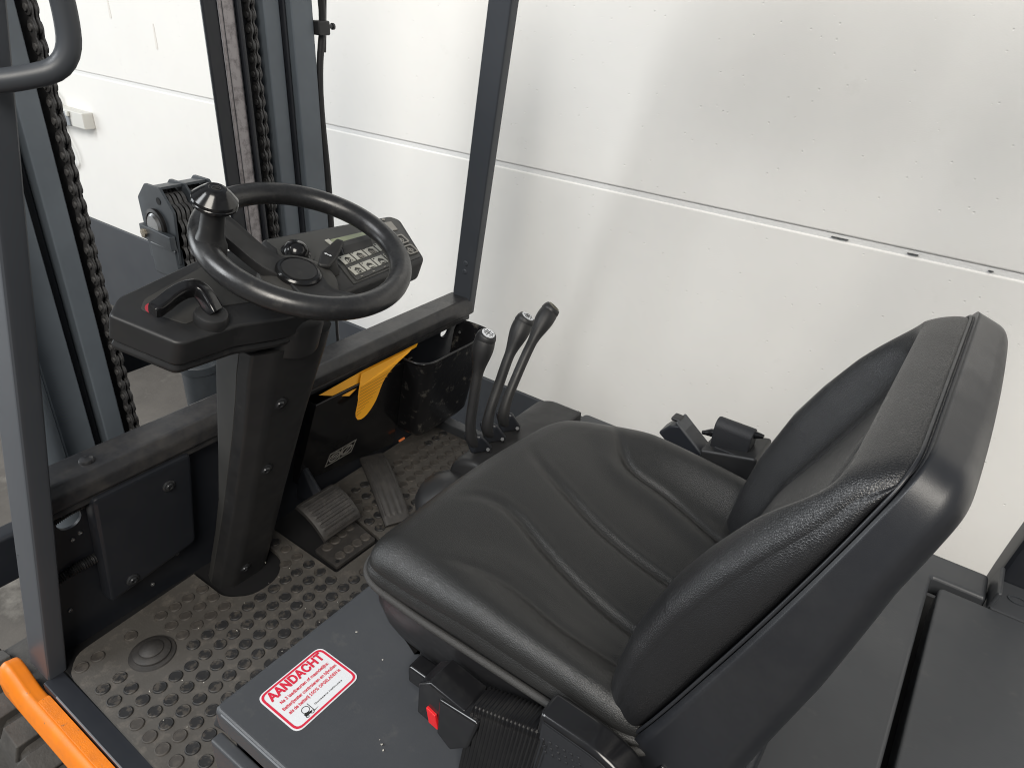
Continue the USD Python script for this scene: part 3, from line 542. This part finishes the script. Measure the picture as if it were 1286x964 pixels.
for (x0, y0) in ((.256, .030), (.250, .000)):
    part('side_button', onc(ring2(rpoly([(x0 - .012, y0 - .011), (x0 + .013, y0 - .010), (x0 + .015, y0 + .014), (x0 - .010, y0 + .013)], .004, 3), rpoly([(x0 - .0095, y0 - .0085), (x0 + .0105, y0 - .0075), (x0 + .0125, y0 + .0115), (x0 - .0075, y0 + .0105)], .004, 3), .001), DH + .0014), 'icon_grey', rc, smooth=False)
    part('icon', onc(trimesh.util.concatenate([ring2(el(x0, y0, .006, .005), el(x0, y0, .0042, .0033), .0006), prism([(x0 - .001, y0 - .008), (x0 + .001, y0 - .008), (x0 + .001, y0 + .008), (x0 - .001, y0 + .008)], 0, .0006)]), DH + .0014), 'icon_grey', rc, smooth=False)
part('key_knob', [onc(lathe([(.023, 0), (.023, .003), (.0205, .004), (.0195, .010), (.0155, .017), (.008, .021), (0, .022)], 28, (.050, .066, DH)))], 'gloss_black', rc, smooth=40, label='round black ignition knob')
part('knob_collar', onc(ring2(el(.050, .066, .029, .029, 32), el(.050, .066, .0235, .0235, 32), .002), DH + .0012), 'display_face', rc, smooth=False)
ds = group('direction_switch', F, 'direction switch stalk beside the display')
part('stalk', hull([cp(a, b, h) for a, b, h in ((.060, .004, -.072), (.078, .002, -.072), (.060, .010, -.052), (.074, .012, -.050))], .006), 'black_plastic', ds, smooth=40)
part('paddle', hull([cp(a, b, h) for a, b, h in ((.043, .004, -.047), (.050, -.001, -.047), (.064, .022, -.045), (.076, .012, -.046), (.107, .038, -.043), (.110, .034, -.043), (.06, .01, -.058))], .005), 'black_plastic', ds, smooth=40)
arrow = [(x * .62, y * .62) for x, y in [(-.010, 0), (-.005, .004), (-.005, .0012), (.005, .0012), (.005, .004), (.010, 0), (.005, -.004), (.005, -.0012), (-.005, -.0012), (-.005, -.004)]]
part('arrow_mark', frame(prism(arrow, 0, .0006), cp(.062, .012, -.0385), unit(E1 * .5 - E2), unit(E2 * .5 + E1), CN), 'white_print', ds, smooth=False)
# steering wheel
sw = group('steering_wheel', F)
RW, RT = .140, .0168
t = np.linspace(0, 2 * np.pi, 121)[:-1]; ph = np.linspace(0, 2 * np.pi, 25)[:-1]
torus = rings_mesh([np.stack([(RW + RT * np.cos(ph)) * math.cos(a), (RW + RT * np.cos(ph)) * math.sin(a), RT * .98 * np.sin(ph)], 1) for a in t], closed=True)
part('rim', onc(torus), 'rim_rubber', sw, smooth=60)
part('hub', onc(lathe([(.034, -.078), (.052, -.072), (.060, -.064), (.057, -.056), (.045, -.050), (.038, -.048), (0, -.048)], 40)), 'grey_plastic', sw, smooth=40)
part('hub_cap', onc(lathe([(.0335, -.050), (.0335, -.042), (.031, -.0395), (.0275, -.0390), (.027, -.0398), (.012, -.0385), (0, -.038)], 40, (-.004, .0, 0))), 'gloss_black', sw, smooth=28)
part('hub_cap_disc', onc(lathe([(.0258, -.0395), (.0255, -.0382), (.012, -.0372), (0, -.0368)], 40, (-.004, .0, 0))), 'black_plastic', sw, smooth=28)
def spoke(ang, w0, w1):
    d = A(math.cos(ang), math.sin(ang)); n_ = A(-d[1], d[0]); rings = []
    for s in np.linspace(0, 1, 14):
        r_ = .012 + s * (RW - .014); w = w0 * (1 - s) + w1 * s + .006 * s ** 8; h = -.048 + .048 * sstep(s, .15, 1.0) * .95; th = .010 + .002 * s
        sec = rpoly([(-w, -th), (w, -th), (w, th * .55), (w * .72, th * .25), (-w * .72, th * .25), (-w, th * .55)], .003, 3)
        c_ = d * r_; rings.append(np.c_[c_ + sec[:, :1] * n_, h + sec[:, 1]])
    return onc(rings_mesh(rings))
part('spoke', spoke(math.radians(129), .024, .024), 'black_plastic', sw, smooth=35)
part('spoke', spoke(math.radians(-104), .028, .024), 'black_plastic', sw, smooth=35)
kx, ky = -.124, .047
part('knob_post', onc(lathe([(.023, -.010), (.0225, .004), (.019, .012), (.0160, .024), (.0150, .048), (.016, .062), (0, .062)], 28, (kx, ky, 0))), 'black_plastic', sw, smooth=40)
part('knob', onc(lathe([(r_, z_ + .018) for r_, z_ in [(.016, .040), (.024, .0425), (.0285, .047), (.0290, .0505), (.0282, .0515), (.0288, .0525), (.0285, .056), (.018, .067), (.013, .0705), (.0095, .0712), (.0085, .0704), (0, .0704)]], 40, (kx, ky, 0))), 'gloss_black', sw, smooth=22)
part('knob_emblem', onc(trimesh.util.concatenate([ring2(el(0, 0, .0062, .005, 20), el(0, 0, .0052, .0040, 20), .0006), prism([(-.003, -.0018), (.003, -.0018), (.003, -.0006), (-.003, -.0006)], 0, .0006), prism([(-.003, .0006), (.003, .0006), (.003, .0018), (-.003, .0018)], 0, .0006)]), 0).apply_translation(cp(kx, ky, .0884) - WC), 'grey_plastic', sw, smooth=False)

# ---- lever console and hydraulic levers
lc = group('lever_console', F)
part('body', frame(prism(rpoly([(.545, .0), (.66, .0), (.664, .37), (.652, .412), (.62, .428), (.545, .428)], [.004, .02, .03, .03, .02, .004], 6), -1.07, -.79, .012), (0, 0, 0), X3, Z3, Y3), 'black_plastic', lc, smooth=45)
part('boss', lathe([(.062, -.2), (.062, .0), (.058, .022), (.044, .040), (.02, .049), (0, .05)], 32, (.632, -.765, .345), (.25, .1, 1)), 'black_plastic', lc, smooth=50)
part('side_sill', rbox(A(.60, -1.372, -.05), A(1.17, -1.337, .025), .004), 'hood_paint', F, label='grey sheet sill on the far side of the footwell')
LV = [([(-.826, .444), (-.811, .464), (-.806, .49), (-.811, .53), (-.820, .58), (-.829, .615), (-.840, .648)], 'white_print'), ([(-.868, .444), (-.856, .464), (-.860, .490), (-.880, .53), (-.906, .578), (-.929, .610), (-.953, .641)], 'white_print'), ([(-.914, .444), (-.904, .464), (-.911, .490), (-.937, .53), (-.968, .570), (-.997, .600), (-1.038, .633)], 'worn_print')]
for i, (pts, pm) in enumerate(LV):
    g = group('hydraulic_lever', F, ('hydraulic lever nearest the pocket bin', 'middle hydraulic lever', 'hydraulic lever nearest the wall')[i])
    P = spline([(.622, y, z) for y, z in pts], 44); s = np.linspace(0, 1, 44)
    r = .0090 + .003 * sstep(s, .25, .0) + .0088 * sstep(s, .68, .92); r[-3:] *= (.985, .93, .78)
    part('grip', tube(P, r, 18, up=(1, 0, 0)), 'black_plastic', g, smooth=50)
    d = unit(P[-1] - P[-3]); top = P[-1] + d * .0006; ux = unit(np.cross(d, X3)); uy = np.cross(d, ux)
    nrm = unit(d + A(-.55, .25, .35)); c = P[-2] + nrm * .0125; ux = unit(np.cross(Z3, nrm)); uy = np.cross(nrm, ux)
    part('dome', lathe([(.0172, -.012), (.0168, -.004), (.0145, .0015), (.0115, .0028), (0, .003)], 28, c - nrm * .0025, nrm), 'black_plastic', g, smooth=50)
    part('symbol_disc', frame(lathe([(.0112, 0), (.0112, .0012), (0, .0013)], 28), c, ux, uy, nrm), pm, g, smooth=False)
    o = c + nrm * .0014
    bars = lambda L_: trimesh.util.concatenate([prism([(a, b), (c2, b), (c2, d2), (a, d2)], 0, .0005) for a, b, c2, d2 in L_])
    if i == 0: mk = bars([(-.0006, -.009, .0006, .009), (-.008, -.0006, .008, .0006), (-.006, .003, -.002, .0042), (-.0045, .003, -.0036, .007), (.002, .005, .006, .006), (.0035, .001, .0045, .006), (-.006, -.006, -.0025, -.005), (.0025, -.007, .006, -.006), (.004, -.007, .005, -.003)])
    elif i == 1: mk = trimesh.util.concatenate([bars([(-.0005, -.009, .0005, .009)]), ring2(el(-.005, .002, .003, .004, 14), el(-.005, .002, .002, .003, 14), .0005), ring2(el(.005, .0, .003, .004, 14), el(.005, .0, .002, .003, 14), .0005), bars([(-.007, -.006, -.003, -.005), (.003, -.007, .007, -.006)])])
    else: mk = bars([(-.006, .002, .006, .0033), (-.006, -.003, .004, -.0018), (-.003, -.006, -.002, .006)])
    part('symbol', frame(mk, o, ux, uy, nrm), 'black_print', g, smooth=False)
    part('foot', hull([(.622, pts[0][0] + .010, .435), (.640, pts[0][0] - .014, .435), (.606, pts[0][0] - .014, .435), (.632, pts[1][0], .464), (.612, pts[1][0] - .008, .464)], .006), 'dark_paint', g)
    part('pin', tube([(.596, pts[0][0] - .004, .437), (.590, pts[0][0] + .010, .450)], .0032, 8), 'dark_bolt', g, smooth=60)

# ---- battery hood, sticker, rear cover
HZ = .40
hd = group('battery_hood', F)
hp = rpoly([(.560, -.2505), (.560, -1.108), (-.166, -1.108), (-.166, -1.046), (-.093, -1.046), (-.093, -.2505)], [.010, .012, .008, .006, .006, .006], 4)
part('lid', prism(hp, HZ - .035, HZ, .007, steps=5), 'hood_paint', hd, smooth=14)
part('edge_wear', tube([(.545, -.2522, HZ - .0024), (.05, -.2522, HZ - .0024)], .0011, 6), 'bare_edge', hd, label='bright worn edge of the lid')
part('side_panel', rbox(A(-.09, -.262, .02), A(.575, -.245, .332), .004), 'hood_paint', hd, label='battery side panel under the lid')
part('front_panel', rbox(A(.535, -.66, .02), A(.552, -.264, .345), .004), 'dark_paint', hd, label='front face of the battery box')
part('latch', hull([(.582, -.262, .338), (.560, -.266, .338), (.590, -.285, .352), (.565, -.29, .352), (.585, -.272, .35)], .004), 'black_plastic', hd)
part('latch_pin', rb((.556, -.268, .338), (.02, .008, .014), .002), 'zinc_bolt', hd)
rv = group('rear_cover', F)
part('cover', prism(rpoly([(-.1055, -.12), (-.1055, -1.032), (-.75, -1.032), (-.75, -.12)], [.006, .008, .01, .01], 4), HZ - .06, HZ - .002, .005, steps=5), 'hood_paint', rv, smooth=14)
part('cover_edge', prism(rpoly([(-.172, -1.0335), (-.176, -1.112), (-.75, -1.112), (-.75, -1.0335)], .003, 3), HZ - .06, HZ - .0025, .002), 'hood_paint', rv, smooth=14)
part('lip', hull([(-.172, -1.04, HZ - .01), (-.172, -1.108, HZ - .01), (-.176, -1.042, HZ + .02), (-.176, -1.106, HZ + .02)], .0035), 'hood_paint', rv)
part('emblem_dent', frame(ring2(el(0, 0, .013, .009, 24), el(0, 0, .011, .007, 24), .001), (-.205, -1.075, HZ - .0018), X3, Y3, Z3), 'anthracite_paint', rv, smooth=False)
part('inner_frame', rbox(A(-.35, -1.10, .1), A(.53, -.30, HZ - .075), .004), 'hole_dark', F, label='dark interior under the hood')
part('chassis', rbox(A(-.75, -1.55, -.45), A(.53, -.23, .05), .02), 'dark_paint', F, label='dark chassis')
stk = group('warning_sticker', F, 'white sticker with red border and red warning text')
SO = A(.456, -.2885, HZ)                                                                # lower left corner; text runs to the far side
sx, sy = -Y3, X3
W_, H_ = .0965, .0735
def onst(m, h): return frame(m, SO + Z3 * h, sx, sy, Z3)
def onst(m, h):
    T = np.eye(4); T[:3, 0] = sx; T[:3, 1] = sy; T[:3, 2] = Z3; T[:3, 3] = SO + Z3 * h; m = m.copy(); m.apply_transform(T)
    if np.linalg.det(T[:3, :3]) < 0: m.invert()
    return m
rs = lambda i, r: rpoly([(i, i), (W_ - i, i), (W_ - i, H_ - i), (i, H_ - i)], r, 6)
part('sheet', onst(prism(rs(0, .011), .0002, .0008), 0), 'white_print', stk, smooth=False)
part('border', onst(ring2(rs(.0017, .010), rs(.0044, .008), .0003), .0009), 'red_print', stk, smooth=False)
def st_text(s, h, x, y, w, m, bold=True): 
    t_ = meshkit.text_mesh(s, h, .0003, bold); t_.apply_scale([w / t_.extents[0], 1, 1]); t_.apply_translation([x - t_.bounds[0, 0], y, 0])
    if h > .01: t_ = trimesh.util.concatenate([t_.copy().apply_translation((a * .00035, b * .0003, k * .00004)) for k, (a, b) in enumerate(((0, 0), (1, 0), (-1, 0), (0, 1), (0, -1)))])
    part('lettering', onst(t_, .0009), m, stk, smooth=False)
st_text('AANDACHT', .0125, .0085, .0550, .0800, 'red_print')
st_text('Na 3 laadbeurten of maandelijks:', .0043, .0135, .0440, .0720, 'red_print')
st_text('Batterijwater controleren en bijvullen', .0043, .0095, .0345, .0800, 'red_print')
st_text('als de batterij 100% OPGELADEN is', .0043, .0110, .0255, .0770, 'red_print')
st_text('Goossens Heftrucks', .0020, .0370, .0130, .0420, 'black_print', False)
lg = trimesh.util.concatenate([ring2(el(.0255, .0165, .0050, .0048, 20), el(.0255, .0165, .0043, .0041, 20), .0003), prism([(.0200, .0085), (.0290, .0085), (.0290, .0105), (.0235, .0125), (.0200, .0130)], 0, .0003), ring2(el(.0215, .0080, .0020, .0020, 14), el(.0215, .0080, .0014, .0014, 14), .0003), ring2(el(.0290, .0085, .0024, .0024, 14), el(.0290, .0085, .0017, .0017, 14), .0003), prism([(.0315, .0075), (.0322, .0075), (.0322, .0215), (.0315, .0215)], 0, .0003), prism([(.0315, .0075), (.0380, .0085), (.0315, .0084)], 0, .0003)])
part('logo', onst(lg, .0009), 'black_print', stk, smooth=False, label='tiny line drawing of a forklift')

# ---- seat
se = group('driver_seat', F, 'black vinyl driver seat with high side bolsters')
SY = -.618
co = rpoly([(.474, -.406), (.4785, -.62), (.452, -.80), (.33, -.850), (.10, -.835), (.05, -.62), (.10, -.406)], [.045, .30, .06, .12, .05, .2, .05], 22)
co = resample(co, 520)
def polyd(pts):
    P = spline(pts, 1500); T = cKDTree(P)
    tang = np.gradient(P, axis=0)
    def f(x, y):
        d, i = T.query(np.stack([x, y], -1)); v = np.stack([x, y], -1) - P[i]; s = np.sign(tang[i][:, 0] * v[:, 1] - tang[i][:, 1] * v[:, 0]); return d, s * d, i / 1499.0
    return f
fa = polyd([(.434, -.530), (.404, -.562), (.363, -.565), (.323, -.553), (.256, -.535), (.10, -.528)])
fb = polyd([(.428, -.694), (.400, -.670), (.344, -.648), (.285, -.629), (.215, -.619), (.08, -.612)])
fr_ = polyd([(.385, -.815), (.345, -.795), (.300, -.752), (.256, -.746), (.198, -.735), (.06, -.72)])
fl_ = polyd([(.395, -.440), (.335, -.462), (.295, -.470), (.238, -.464), (.182, -.468), (.05, -.47)])
def ctop(x, y):
    x, y = np.asarray(x, float), np.asarray(y, float); u = (y - SY) / .23
    z = .602 - .052 * sstep(x, .45, .08)
    bol = sstep(np.abs(u), .55, .92)
    z = z + bol * (.014 + .026 * sstep(x, .38, .15)) * sstep(x, .42, .30)
    z = z - .008 * sstep(x, .42, .49)
    for f_, sgn, dep in ((fa, -1, .0070), (fb, -1, .0070)):
        d, s, k = f_(x, y); w = np.sin(np.pi * np.clip(k, .0, .5)) * (k < .999)
        z = z - dep * w * gauss(s - sgn * .002, .0085) - .0035 * w * sstep(-sgn * s, -.004, .02) * gauss(s, .03)
    for f_, sgn in ((fr_, 1), (fl_, -1)):
        d, s, k = f_(x, y); w = np.sin(np.pi * np.clip(k, .0, .5))
        z = z - .0055 * w * gauss(s, .007) * (1.0 if sgn > 0 else .55) + (.006 if sgn > 0 else .003) * w * gauss(s - (-sgn) * .022, .018)
    return z
cush = pad(co, lambda x, y: ctop(x, y) - .545, .0, 0, nr=210, rounding=(.046, .034), side=.004, bot_round=.005)
part('cushion', cush.apply_translation((0, 0, .545)), 'vinyl_top', se, smooth=True, label='black vinyl seat cushion with moulded flutes')
pip = inset(ccw(co), -.0035); pip = np.c_[pip, np.full(len(pip), .543) + .006 * sstep(pip[:, 0], .36, .47)]
part('piping', tube(np.vstack([pip, pip[:1]]), .0046, 10), 'cord', se, smooth=60, label='ribbed piping cord under the cushion')
sk_r = []
for k, (ins, z) in enumerate([(.014, .536), (.007, .522), (.008, .495), (.018, .465), (.030, .440), (.040, .422), (.05, .404)]):
    p = inset(ccw(co), ins); sk_r.append(np.c_[p, np.full(len(p), z) + .003 * np.sin(p[:, 0] * 70 + k) * (1 if k in (1, 2, 3) else 0) + .006 * sstep(p[:, 0], .36, .47) * (k < 3)])
part('seat_pan', rings_mesh(sk_r), 'seat_skirt', se, smooth=50, label='black upholstered seat pan under the cushion')
part('pan_rail', rbox(A(.10, -.44, .402), A(.405, -.415, .43), .004), 'gloss_black', se)
part('base', rbox(A(.08, -.80, .398), A(.42, -.45, .44), .006), 'hole_dark', se)
# backrest in its own plane: u across, s up, t forward
BO = A(.100, SY, .535); BS = unit(A(-.348, 0, .938)); BT = unit(A(.938, 0, .348)); BU = -Y3                      # BU to the far side
def onb(m):
    T = np.eye(4); T[:3, 0] = BU; T[:3, 1] = BS; T[:3, 2] = BT; T[:3, 3] = BO; m = m.copy(); m.apply_transform(T)
    if m.volume < 0: m.invert()
    return m
bo_ = rpoly([(-.190, -.045), (.190, -.045), (.208, .06), (.206, .22), (.193, .31), (.170, .378), (-.170, .378), (-.193, .31), (-.206, .22), (-.208, .06)], [.05, .05, .07, .09, .06, .026, .026, .06, .09, .07], 12)
bo_ = resample(bo_, 300)
def btop(u, s):
    a = np.abs(u)
    crest = np.interp(s, [-.05, .0, .05, .10, .17, .22, .27, .32, .345, .375], [.052, .066, .078, .086, .0885, .084, .076, .064, .056, .044])
    dish = np.interp(s, [-.02, .05, .12, .19, .26, .31, .345, .375], [.036, .044, .047, .042, .036, .036, .048, .043])
    edge_in = np.interp(s, [0, .1, .2, .28, .34], [.095, .105, .115, .122, .132])
    w = sstep(a, edge_in + .012, edge_in + .052)
    t_ = dish + (crest - dish) * w
    g = gauss(a - edge_in + .002, .008) * sstep(s, .01, .06) * sstep(s, .33, .27); t_ = t_ - .007 * g
    t_ = t_ + .006 * gauss(s - .13, .035) * (1 - w) * gauss(u, .09)
    t_ = t_ + .004 * gauss(s - .345, .018) - .006 * gauss(s - .262 - .35 * (u + .03) , .007) * sstep(u, -.085, -.06) * sstep(u, .03, .0)
    return t_
back = pad(bo_, btop, -.026, 0, nr=150, rounding=(.034, .022), side=.003, bot_round=.004)
part('backrest', onb(back), 'vinyl_grain', se, smooth=True, label='grained black vinyl backrest with thick bolsters')
sh_o = inset(ccw(bo_), -.003)
def stop_(u, s): return np.interp(s, [-.08, 0, .1, .2, .3, .39], [.112, .102, .084, .070, .052, .044]) * (1 - .12 * (u / .2) ** 2)
sh_o = sh_o.copy(); sh_o[:, 1] = np.where(sh_o[:, 1] < .06, .06 - (.06 - sh_o[:, 1]) * 1.7, sh_o[:, 1]); sh_o[:, 1] += .006 * sstep(sh_o[:, 1], .30, .38)
shell = pad(sh_o, stop_, -.001, 0, nr=80, rounding=(.026, .020), bot_round=.0)
T = np.eye(4); T[2, 2] = -1; shell.apply_transform(T)
shell.apply_translation((0, 0, .0245)); part('back_shell', onb(shell), 'seat_shell', se, smooth=True, label='hard black shell of the backrest')
seam = np.c_[inset(ccw(bo_), -.0015), np.full(len(bo_), .0255)]
part('seam', onb(tube(np.vstack([seam, seam[:1]]), .0016, 8)), 'seat_shell', se, smooth=60, label='trim edge between backrest and shell')
part('maker_plate', onb(rb((-.2065, .0, -.03), (.004, .03, .045), .0015)), 'gloss_black', se, label='small embossed rectangle on the shell side')
part('hinge', rbox(A(.02, -.80, .43), A(.11, -.44, .52), .01), 'dark_paint', se)

# ---- seat belt: buckle, bellows and bracket on the near side
bk = group('belt_buckle', F)
BY = -.384
def bq(x, z, y=BY): return A(x, y, z)
def bh(x, z, y): return A(.306 + (x - .312) * .88, y, .478 + (z - .488) * .86)
part('housing', hull([bh(x, z, y) for (x, z) in ((.347, .513), (.332, .527), (.283, .520), (.300, .455), (.350, .462)) for y in (BY + .016, BY - .016)], .004), 'gloss_black', bk, smooth=35)
part('housing', hull([bh(x, z, y) for (x, z) in ((.312, .516), (.262, .520), (.275, .468), (.298, .443), (.315, .455)) for y in (BY + .019, BY - .013)], .004), 'gloss_black', bk, smooth=35)
part('release_button', hull([bh(x, z, y) for (x, z) in ((.334, .487), (.322, .483), (.318, .462), (.330, .464)) for y in (BY + .017, BY + .022)], .0012), 'red_plastic', bk, label='red release button')
part('release_button', hull([bh(x, z, y) for (x, z) in ((.3555, .498), (.351, .468)) for y in (BY + .012, BY - .010)], .0012), 'red_plastic', bk, label='red edge of the release button')
rings = []
for k in range(19 * 6):
    s_ = k / (19 * 6 - 1); x = .275 - .088 * s_; zc = .452 + .020 * s_; hh = .066 + .012 * s_; w_ = .017; am = 1 + .0 * s_; bump_ = .0020 * (.5 + .5 * math.cos(k / 6 * 2 * math.pi))
    p = rpoly([(-w_ - bump_, -hh - bump_), (w_ + bump_, -hh - bump_), (w_ + bump_, hh + bump_), (-w_ - bump_, hh + bump_)], .010, 5)
    lean = -.35
    rings.append(np.c_[x + lean * p[:, 1] * .35 + .02 * (p[:, 1] / hh) ** 2 * .2, BY + p[:, 0], zc + p[:, 1]])
part('bellows', rings_mesh(rings), 'gloss_black', bk, smooth=40, label='ribbed rubber bellows')
br = ccw(rpoly([(.195, .575), (.130, .572), (.100, .558), (.092, .530), (.100, .40), (.205, .40)], [.006, .02, .02, .03, .01, .01], 6))
part('bracket', frame(prism(br, -.016, .016, .006, steps=3), bq(0, 0), X3, Z3, -Y3), 'gloss_black', bk, smooth=40)
part('bracket_face', frame(prism(inset(br, .007), 0, .002, .0008), bq(0, 0, BY + .0158), X3, Z3, -Y3).apply_translation((0, .002, 0)), 'seat_shell', bk, smooth=30)
for i in range(3):
    for j in range(6): part('grip_dot', lathe([(.0021, 0), (.0017, .0012), (0, .0015)], 8, (.187 - .0075 * j - .002 * i, BY + .0175, .548 - .0075 * i + .0015 * j - .002), (0, 1, 0)), 'seat_shell', bk)
part('anchor_bolt', [lathe([(.016, 0), (.016, .004), (.013, .004), (.013, .0045)], 24, (.125, BY + .0165, .535), (0, 1, 0)), lathe([(.0105, 0), (.0105, .008), (.009, .010), (0, .010)], 6, (.125, BY + .0205, .535), (0, 1, 0))], 'zinc_bolt', bk, smooth=25)
# ---- belt reel with tongue and arm lever on the far side
rt = group('belt_reel', F)
RY = -.925
part('housing', hull([A(x, y, z) for (x, z) in ((.252, .548), (.178, .566), (.168, .50), (.236, .47), (.25, .52)) for y in (RY + .014, RY - .05)], .005), 'black_plastic', rt, smooth=35)
part('belt_loop', frame(prism(rpoly([(.012, 0), (.020, .030), (.014, .048), (.0, .054), (-.012, .046), (-.014, .020), (-.010, -.01)], .010, 5), -.0, .058, .003), A(.249, RY - .01, .548), -Y3, Z3, -X3), 'belt_web', rt, smooth=40)
part('tongue', tube(spline([(.268, RY - .012, .563), (.255, RY - .012, .568), (.22, RY - .012, .582), (.19, RY - .012, .592), (.178, RY - .012, .594)], 20), np.r_[np.linspace(.003, .0065, 4), np.full(12, .006), np.linspace(.0065, .003, 4)], 10), 'gloss_black', rt, smooth=60)
part('web_edge', rb((.213, RY + .014, .555), (.050, .003, .018), .0012), 'belt_web', rt, label='woven belt showing in the reel slot')
al = group('arm_lever', F)
part('arm', hull([A(x, y, z) for (x, z) in ((.335, .530), (.322, .546), (.306, .552), (.20, .470), (.22, .46), (.30, .505)) for y in (-.945, -.972)], .004), 'dark_paint', al, smooth=35)
part('arm_top', hull([A(.312, -.943, .5585), A(.312, -.974, .5585), (.215, -.943, .483), A(.215, -.974, .483)], .0025), 'hood_paint', al)
part('arm_button', rb((.318, -.958, .559), (.016, .02, .006), .0025), 'black_plastic', al)

# ---- sill, orange fender, front wheel
part('door_sill', rbox(A(.40, -.2665, -.05), A(1.15, -.2295, -.010), .004), 'dark_paint', F, label='dark steel sill beside the floor mat')
part('sill_edge', tube([(.40, -.2300, -.0105), (1.10, -.2315, -.0105)], .0018, 6), 'bare_edge', F, label='bright worn edge of the sill')
fd = group('fender', F, 'orange painted front fender')
sec = [(-.2285, -.025), (-.212, -.022), (-.206, -.020), (-.197, -.025), (-.191, -.036), (-.185, -.055), (-.187, -.062), (-.2285, -.062)]
sec = rpoly(sec, .006, 4); xs = np.r_[np.linspace(.40, 1.10, 30), np.linspace(1.12, 1.222, 16), [1.230, 1.234]]; rings = []
for x in xs:
    k = sstep(x, 1.12, 1.22); p = sec.copy(); c_ = 1.0
    p[:, 1] = p[:, 1] + .030 * sstep(x, 1.15, 1.22) * (p[:, 1] > -.055)
    if x > 1.224: p = p.mean(0) + (p - p.mean(0)) * (.95 if x < 1.232 else .86)
    rings.append(np.c_[np.full(len(p), x), p])
part('body', rings_mesh(rings), 'orange_smooth', fd, smooth=45)
part('grip_top', frame(prism(rpoly([(.40, -.2275), (1.125, -.2275), (1.125, -.208), (.40, -.208)], .004, 3), 0, .0022, .001), (0, 0, -.0215), *np.eye(3)), 'orange_paint', fd, label='rough anti-slip top of the fender')
wh = group('front_wheel', F)
wc, wr = A(1.25, -.262, -.352), .29
prof = [(.12, .0), (.15, .012), (.22, .012), (.262, .004), (.272, -.006), (.274, -.16), (.262, -.18), (.12, -.18)]
part('tyre', lathe([(r, z) for r, z in prof], 64, wc + A(0, .10, 0), (0, 1, 0)), 'tyre_rubber', wh, smooth=35)
part('rim', lathe([(.118, -.17), (.118, -.01), (.10, -.03), (.04, -.035), (.04, -.02), (0, -.02)], 40, wc + A(0, .10, 0), (0, 1, 0)), 'orange_smooth', wh, smooth=35)
for k in range(26):
    a = 2 * math.pi * k / 26; d = A(math.cos(a), 0, math.sin(a)); tt = A(-math.sin(a), 0, math.cos(a)); c = wc + A(0, .10, 0) + d * .268
    part('tread_block', hull([c + d * u + tt * w + Y3 * v for u, s_ in ((-.03, 1), (.016, .86)) for w in (-.024 * s_, .024 * s_) for v in (.012 if u < 0 else .004, -.07)], .004), 'tyre_rubber', wh, smooth=35)

# ================================================================== loose things
env = thing('card_envelope', (1.10, -1.0, .25 + DZ), 'bright yellow folded card sticking out of the black document pocket', 'card')
def sheet3(pts, thick, bend=None, sub=4):
    pts = np.array(pts, float); P = Polygon(pts[:, :2]); v, f = trimesh.creation.triangulate_polygon(P, engine='earcut'); idx = cKDTree(pts[:, :2]).query(v)[1]
    m = trimesh.Trimesh(pts[idx], f, process=False)
    for _ in range(sub): m = m.subdivide()
    q_ = m.vertices.copy()
    if bend: q_ = bend(q_)
    n = len(q_); edges = m.edges[trimesh.grouping.group_rows(m.edges_sorted, require_count=1)]
    back_ = q_ + A(0, 0, -thick)
    f = m.faces; sd = np.vstack([np.c_[edges[:, 0], edges[:, 1], edges[:, 1] + n], np.c_[edges[:, 0], edges[:, 1] + n, edges[:, 0] + n]])
    return trimesh.Trimesh(np.vstack([q_, back_]), np.vstack([f, f[:, ::-1] + n, sd[:, ::-1]]), process=False)
# drawn in (y, z, towards driver) and stood up
def stand(m): return frame(m, (1.10, 0, 0), Y3, Z3, -X3)
part('strip', stand(sheet3([(-.872, .336, .0), (-1.005, .3445, .0), (-1.16, .3475, .002), (-1.196, .346, .0), (-1.19, .338, .0), (-1.02, .326, .004), (-.985, .318, .010), (-.945, .308, .016)], .0006)), 'yellow_card', env, smooth=30)
lobe = np.vstack([[(-.995, .343, .006), (-.975, .318, .018)], spline([(-.966, .300, .022), (-.955, .272, .026), (-.950, .256, .028), (-.956, .243, .028), (-.972, .240, .028), (-.995, .249, .027), (-1.020, .270, .026), (-1.045, .300, .022), (-1.085, .325, .018), (-1.155, .341, .010)], 30), [(-1.17, .346, .006)]])
part('flap', stand(sheet3(lobe, .0006)), 'yellow_card', env, smooth=30, label='rounded lower flap with fine ruled lines')
lines = []
for k in range(9):
    z = .318 - .0078 * k; ya, yb = -.975 + .003 * k - .0, -1.075 + .0135 * k
    lines.append(stand(frame(prism([(ya, z), (yb, z + .004), (yb, z + .0048), (ya, z + .0008)], 0, .0003), (0, 0, .0235 + .0006 * k), *np.eye(3))))
part('ruled_lines', lines, 'yellow_shade_line', env, smooth=False)
bit = part('plastic_clip', [rb((1.135, -1.165, .052), (.006, .022, .006), .002)], 'orange_bit', smooth=30, label='tiny orange plastic clip at the foot of the black pocket', category='clip')
gr = []
for (x, y, z) in [(.372, -.338, HZ), (.366, -.333, HZ), (.378, -.34, HZ), (.452, -.42, HZ), (.51, -.43, HZ)] + [(1.0 + rng.uniform(-.2, .15), rng.uniform(-.75, -.3), .003) for _ in range(26)]:
    s_ = rng.uniform(.0007, .0016) * (1.7 if y == -.338 else 1); gr.append(hull(rng.normal(0, 1, (9, 3)) * s_ * .55 + A(x, y, z + s_ * .7)))
part('grit_specks', gr, 'grit', smooth=False, kind='stuff', label='pale specks of grit scattered on hood and mat', category='grit')
